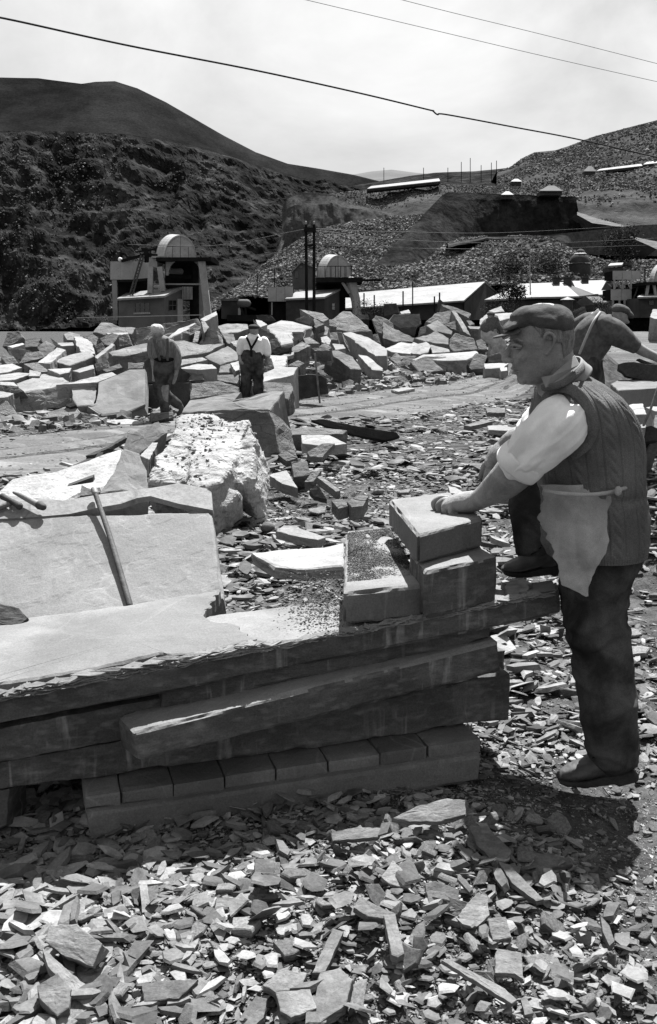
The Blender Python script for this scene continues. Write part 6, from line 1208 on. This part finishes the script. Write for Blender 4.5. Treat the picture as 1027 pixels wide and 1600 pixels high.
# trousers, apron, tie
V, N, L, sz = fuse([T([(940, 815, 3.42, 62, 1), (938, 850, 3.42, 68, 1), (930, 905, 3.41, 56, 1.05), (929, 955, 3.39, 50, 1.0), (936, 1000, 3.37, 48.5), (945, 1060, 3.345, 47), (952, 1120, 3.325, 44), (957, 1172, 3.315, 41)], 30),
    T([(920, 850, 3.50, 58), (885, 810, 3.62, 48), (850, 785, 3.72, 42), (838, 780, 3.74, 42)], 26), T([(840, 770, 3.74, 40), (836, 800, 3.74, 42), (838, 845, 3.72, 36)], 26)], .007, 5)
V = wrinkle(V, N, .013, 4.5, 4, (1, 1, 1.1)); V = wrinkle(V, N, .006, 13, 9, (1, 1, .8))
for y_, a_, w_, sl_2 in ((985, .012, .016, .5), (1008, .014, .014, .3), (1030, -.012, .018, .6), (1055, .009, .013, -.4), (1130, .010, .014, .5), (1152, .012, .011, -.3), (930, .010, .018, .8)):
    z_ = Yp(0, y_, 3.34)[2] + (V[:, 0] - Yp(940, 0, 3.34)[0]) * sl_2 + .01 * np.sin(V[:, 0] * 40); V = V + N * (.55 * a_ * np.exp(-((V[:, 2] - z_) / w_) ** 2))[:, None]
putraw('trousers', V, L, sz, M['trouser'], man)
rowsA = [(760, 846, 965), (768, 851, 966), (780, 852, 963), (795, 846, 955), (815, 845, 949), (830, 852, 950), (847, 861, 954), (865, 867, 948), (885, 873, 938), (904, 873, 930), (915, 876, 926), (925, 897, 923), (934, 917, 922)]
V = []; m = 60
for py in np.linspace(760, 934, 90):
    xl = np.interp(py, [r_[0] for r_ in rowsA], [r_[1] for r_ in rowsA]) + 7 * float(fbm(np.array([py * .11, 1.0, 2.0]), 4, 3)); xr = np.interp(py, [r_[0] for r_ in rowsA], [r_[2] for r_ in rowsA]) + 4 * float(fbm(np.array([py * .09, 5.0, 2.0]), 3, 4))
    for t_ in np.linspace(0, 1, m): x = xl + (xr - xl) * t_; V.append(Yp(x, py, 3.205 + ((x - 925) / 80) ** 2 * .11 + (py - 760) * -.0001))
V = np.array(V); V[:, 1] += (1 - 2 * np.abs(fbm(V * (9, 1, 3.2), 3, 7))) * .034 + fbm(V * (16, 1, 16), 3, 8) * .016 + np.sin((V[:, 0] - .9) * 55 + V[:, 2] * 9) * .005; N_ = len(V); i = np.arange(89)[:, None] * m + np.arange(m - 1)[None]
fr_ = np.stack([i, i + m, i + m + 1, i + 1], -1).reshape(-1, 4); V2 = V + (0, .005, 0); bd = list(range(m)) + [r_ * m + m - 1 for r_ in range(1, 90)] + [89 * m + j for j in range(m - 2, -1, -1)] + [r_ * m for r_ in range(88, 0, -1)]
Fc = [tuple(f) for f in fr_.tolist()] + [tuple(x + N_ for x in f[::-1]) for f in fr_.tolist()] + [(bd[i_], bd[(i_ + 1) % len(bd)], bd[(i_ + 1) % len(bd)] + N_, bd[i_] + N_) for i_ in range(len(bd))]
ap_ = put('apron', np.concatenate([V, V2]), Fc, M['sack'], man, smooth=True)
sub('waist_string', *tube([Yp(*p) for p in ((850, 767, 3.235), (880, 771, 3.19), (920, 773, 3.185), (955, 769, 3.20), (975, 763, 3.24), (992, 757, 3.30), (1003, 753, 3.40))], np.array([(3.2, 2.4)] * 5 + [(2.6, 2), (1.5, 1)]) * 3.3 / F, 10, 60), M['sack'], ap_, True)
sub('string_knot', *ball(Yp(966, 767, 3.185), (.012, .010, .016)), M['sack'], ap_, True)
# boots
def boot(o, s_, Yb, dark='boot'):
    X_ = lambda x, y: (o[0] + x * s_, o[1] + y * s_)
    q_ = lambda x, y, r, d=1, dY=0: (*X_(x, y), Yb + dY, r * s_, d)
    up = [T([q_(20, -50, 27, .95), q_(20, -25, 26, .95), q_(18, -5, 25, .95), q_(8, 3, 22, 1)], 26), T([q_(24, 4, 19, 1.05), q_(0, 0, 20, 1.1), q_(-22, 7, 16.5, 1.45), q_(-42, 13, 13.5, 1.85), q_(-58, 18, 10.5, 1.9), q_(-66, 20, 7, 1.6)], 26)]
    return up
def sole(o, s_, Yb):
    pts = [(-74, 24), (-60, 30), (-30, 32), (0, 28), (15, 26), (20, 30), (50, 22), (52, 12), (44, 6), (10, 12), (-30, 22), (-60, 22)]
    k = Yb / F; w = 21 * k * s_; P = np.array([Yp(o[0] + x * s_, o[1] + y * s_, Yb) for x, y in pts]); return prism(P - (0, w, 0), (0, 2 * w, 0))
for o_, s__, Yb in (((942, 1192), 1.0, 3.31), ((845, 872), .86, 3.68)):
    V, N, L, sz = fuse(boot(o_, s__, Yb), .0045, 4); V = wrinkle(V, N, .003, 18, 3); bt = putraw('boot', V, L, sz, M['boot'], man)
    sl_ = fuse([sole(o_, s__, Yb)], .005, 2); so = putraw('sole', sl_[0], sl_[2], sl_[3], M['sole'], bt)
    for t_ in range(4):
        x = o_[0] + (-12 - t_ * -7) * s__; y = o_[1] + (-10 - t_ * 7) * s__; sub('lace', *bar(Yp(x - 5, y + 3, Yb - .045), Yp(x + 5, y - 2, Yb - .05), .004), M['black'], bt)
    sub('tongue', *E(o_[0] - 6 * s__, o_[1] - 14 * s__, Yb - .045, 7 * s__, 5, 3, -30), M['boot'], bt, True)

# ---- the distant men
def person(label, foot, skin, shirt, trou, boots, hairp=None, extra=(), sm='stripe', vox=.02, hm='whair', tmat='trouser'):
    p = empty('person', np.asarray(foot, float), label=label, cat='person'); ORG[p.name] = np.array(p.location)
    V, N, L, sz = fuse([x if isinstance(x, tuple) else T(x, 14) for x in skin], vox * .6, 2); putraw('body', V, L, sz, M['skin'], p)
    cloth('shirt', [T(x, 18) for x in shirt], sm, p, vox * .8, vox * 1.2, 3.2, 5, 3, (1, 1, .5))
    cloth('trousers', [T(x, 18) for x in trou], tmat, p, vox * .9, vox * 1.4, 3, 6, 3, (1, 1, .7))
    for b_ in boots: cloth('boot', [T(x, 12) for x in b_], 'boot', p, vox * .8)
    if hairp: V, N, L, sz = fuse([E(*x) for x in hairp], vox * .5, 2); V = wrinkle(V, N, .012 if hm == 'whair' else .003, 18, 3); putraw('hair' if hm == 'whair' else 'cap', V, L, sz, M[hm], p)
    for nm, pts, r_, mt in extra: put(nm, *tube([Yp(*q_) for q_ in pts], np.array([r_] * len(pts), float), 8, 20), M[mt], p, smooth=True)
    return p
Ya = 17.2
person('bareheaded white-haired man in braces walking away to the left of the pile', Yp(258, 655, Ya),
    [E(246, 519, Ya, 8.3, 10.5, 8.5, -8), T([(247, 525, Ya, 5.5), (250, 535, Ya, 6)], 12), T([(238, 538, Ya, 5), (239, 560, Ya, 4.2), (241, 578, Ya, 3.4), (242, 590, Ya - .05, 3.6), (244, 598, Ya - .05, 3)], 12), T([(270, 540, Ya, 5), (277, 560, Ya, 4.5), (276, 578, Ya, 3.6), (273, 592, Ya, 3.4), (271, 598, Ya, 2.8)], 12),
     T([(252, 540, Ya, 14, .6), (257, 575, Ya, 10, .7), (256, 600, Ya, 8), (258, 640, Ya, 5)], 14), T([(241, 589, Ya - .05, 2.2), (244, 596, Ya - .07, 1.5), (243, 601, Ya - .07, 1.2)], 8), T([(240, 588, Ya - .06, 1.5), (238.5, 595, Ya - .08, 1.2)], 8)],
    [[(247, 529, Ya, 10, .7), (251, 536, Ya, 16, .65), (254, 548, Ya, 16, .65), (257, 560, Ya, 14.5, .7), (257, 564, Ya, 14, .7)], [(238, 535, Ya, 7), (237, 545, Ya, 7), (239, 556, Ya, 6.5)], [(268, 538, Ya, 7), (275, 549, Ya, 7), (278, 564, Ya, 6.5), (276, 574, Ya, 5.5)]],
    [[(257, 560, Ya, 14, .8), (257, 575, Ya, 16, .8), (255, 592, Ya, 15.5, .8)], [(250, 590, Ya, 9), (249, 612, Ya, 9), (254, 628, Ya, 8), (258, 640, Ya, 7.5), (257, 650, Ya, 7)], [(259, 590, Ya + .1, 10), (257, 610, Ya + .1, 9.5), (266, 622, Ya + .1, 8), (279, 632, Ya + .15, 7)]],
    [[[(259, 650, Ya, 5), (256, 656, Ya, 4), (250, 658, Ya - .1, 3.6)]], [[(280, 632, Ya + .15, 5.5), (284, 640, Ya + .15, 4.2), (279, 647, Ya + .15, 3.5)]]],
    [(246, 515.5, Ya, 10, 8.6, 10, -10), (243, 513, Ya, 7.5, 6.5, 8), (251, 518, Ya + .02, 6, 7, 7)],
    [('brace_strap', [(241, 530, Ya - .17), (244, 545, Ya - .19), (250, 562, Ya - .16)], .022, 'dshirt'), ('brace_strap', [(262, 530, Ya - .17), (262, 545, Ya - .19), (262, 562, Ya - .16)], .022, 'dshirt'), ('belt', [(243, 561, Ya - .02), (250, 563, Ya - .13), (262, 563, Ya - .13), (271, 561, Ya - .02)], .03, 'black')], 'stripe', .022)
Yb_ = 20.0
person('capped man with crossed braces, back turned, holding a stone beside the big pale block', Yp(394, 640, Yb_),
    [E(397, 517, Yb_, 7, 8.5, 7), T([(397, 522, Yb_, 4.8), (397, 530, Yb_, 6)], 12), T([(376, 541, Yb_, 4), (375, 553, Yb_, 3.8), (377, 563, Yb_ - .05, 3.4), (380, 568, Yb_ - .1, 3)], 12), T([(416, 540, Yb_, 4), (419, 553, Yb_ + .05, 3.8), (417, 565, Yb_ + .1, 3.5), (415, 569, Yb_ + .1, 3)], 12), T([(396, 540, Yb_, 14, .6), (394, 575, Yb_, 12, .7)], 14),
     T([(385, 590, Yb_, 5), (383, 640, Yb_, 4)], 10), T([(403, 590, Yb_, 5), (405, 640, Yb_, 4)], 10)],
    [[(397, 526, Yb_, 9, .7), (396, 531, Yb_, 15.5, .65), (396, 542, Yb_, 16, .65), (395, 556, Yb_, 14.5, .7)], [(379, 532, Yb_, 6), (376, 541, Yb_, 6.3), (375, 551, Yb_, 5.6)], [(413, 532, Yb_, 6), (416, 541, Yb_, 6.3), (418, 551, Yb_, 5.6)]],
    [[(394, 554, Yb_, 16.5, .75), (394, 572, Yb_, 18, .75)], [(386, 572, Yb_, 10), (384, 600, Yb_, 8), (383, 638, Yb_, 7.5)], [(402, 572, Yb_, 10), (404, 600, Yb_, 8), (405, 638, Yb_, 7.5)]],
    [[[(383, 636, Yb_, 5), (382, 642, Yb_ - .1, 4)]], [[(405, 636, Yb_, 5), (406, 642, Yb_ - .1, 4)]]],
    [(396.5, 511, Yb_, 9, 4.2, 9.5), (396, 513, Yb_ + .05, 8, 3, 9)],
    [('brace_strap', [(386, 528, Yb_ - .17), (390, 537, Yb_ - .23), (392.5, 545, Yb_ - .24), (393, 556, Yb_ - .22)], .022, 'black'), ('brace_strap', [(403, 527, Yb_ - .17), (398, 536, Yb_ - .23), (392.5, 545, Yb_ - .24)], .022, 'black')], 'shirt', .022, 'darkcap')
tag(put('held_stone', *slab_geo([(411, 562), (424, 559), (428, 572), (420, 582), (410, 578)], Yb_ + .15, 60, .15, 0, 701), M['rock']), 'grey stone held at the hip of the capped man with braces', 'stone')
Yc = 10.0
person('man in dark shirt and light cap bending forward over slabs at the right edge', Yp(925, 665, Yc),
    [E(968, 496, Yc, 13, 15, 12.5, 22), T([(962, 503, Yc, 11), (950, 505, Yc, 12), (940, 505, Yc, 12)], 14), E(980, 503, Yc, 4, 3.2, 3), T([(986, 536, Yc - .12, 9.5), (1004, 548, Yc - .14, 8), (1027, 559, Yc - .15, 6.5), (1050, 572, Yc - .15, 5.5), (1062, 578, Yc - .15, 6)], 14), T([(918, 500, Yc + .2, 9), (898, 508, Yc + .3, 8), (880, 518, Yc + .35, 7), (866, 530, Yc + .35, 6)], 14),
     T([(945, 515, Yc, 20), (925, 545, Yc, 22), (918, 590, Yc, 16), (920, 655, Yc, 9)], 16), E(966, 497, Yc - .08, 2.4, 4.2, 1.2)],
    [[(950, 504, Yc, 13), (940, 508, Yc, 23), (928, 526, Yc, 30), (916, 552, Yc, 27), (913, 562, Yc, 26)], [(942, 512, Yc - .12, 20), (962, 521, Yc - .14, 19), (980, 533, Yc - .13, 14.5), (991, 540, Yc - .13, 11.5)], [(930, 502, Yc + .15, 15), (912, 504, Yc + .25, 12), (896, 510, Yc + .3, 10)]],
    [[(914, 552, Yc, 26), (912, 580, Yc, 30), (916, 600, Yc, 28)], [(910, 600, Yc, 19), (915, 632, Yc, 15), (918, 658, Yc, 13)], [(926, 600, Yc + .15, 18), (932, 632, Yc + .15, 15), (934, 658, Yc + .15, 13)]],
    [[[(918, 658, Yc, 9), (928, 664, Yc, 8)]], [[(934, 658, Yc + .15, 9), (944, 664, Yc + .15, 8)]]],
    [(972, 484, Yc, 15, 7.5, 14, 24), (980, 489, Yc, 12.5, 5, 12, 36), (966, 483, Yc, 10, 7.5, 13, 10)],
    [('brace_strap', [(938, 488, Yc - .1), (928, 502, Yc - .22), (915, 530, Yc - .24), (906, 552, Yc - .2)], .013, 'metal'), ('brace_strap', [(926, 490, Yc + .05), (915, 505, Yc - .05), (902, 535, Yc - .08)], .013, 'metal')], 'dshirt', .013, 'cap')
Yd = 36.0
person('crouching man in dark jacket and pale trousers seen past the cap peak', Yp(766, 580, Yd),
    [E(767, 494, Yd, 5, 6, 5), T([(768, 503, Yd, 7), (770, 530, Yd, 7), (767, 570, Yd, 4)], 12), T([(776, 506, Yd, 3), (784, 520, Yd, 2.6), (788, 536, Yd, 2.3), (789, 541, Yd, 2.4)], 10)],
    [[(772, 500, Yd, 8), (768, 506, Yd, 12, .8), (762, 514, Yd, 12, .8)], [(776, 505, Yd, 5), (783, 516, Yd, 4.5), (786, 527, Yd, 4)], [(760, 505, Yd, 5), (755, 514, Yd, 4)]],
    [[(762, 512, Yd, 10, .8), (764, 524, Yd, 12, .8)], [(762, 526, Yd, 8), (775, 540, Yd - .1, 7), (768, 560, Yd, 5.5), (766, 574, Yd, 5)], [(770, 526, Yd, 8), (785, 538, Yd, 6.5), (780, 556, Yd, 5.5), (776, 574, Yd, 5)]],
    [[[(766, 572, Yd, 4), (760, 578, Yd, 4)]], [[(776, 572, Yd, 4), (770, 578, Yd, 4)]]], [(767, 490.5, Yd, 6.5, 3.6, 6.5)], (), 'dshirt', .035, 'cap', 'sack')
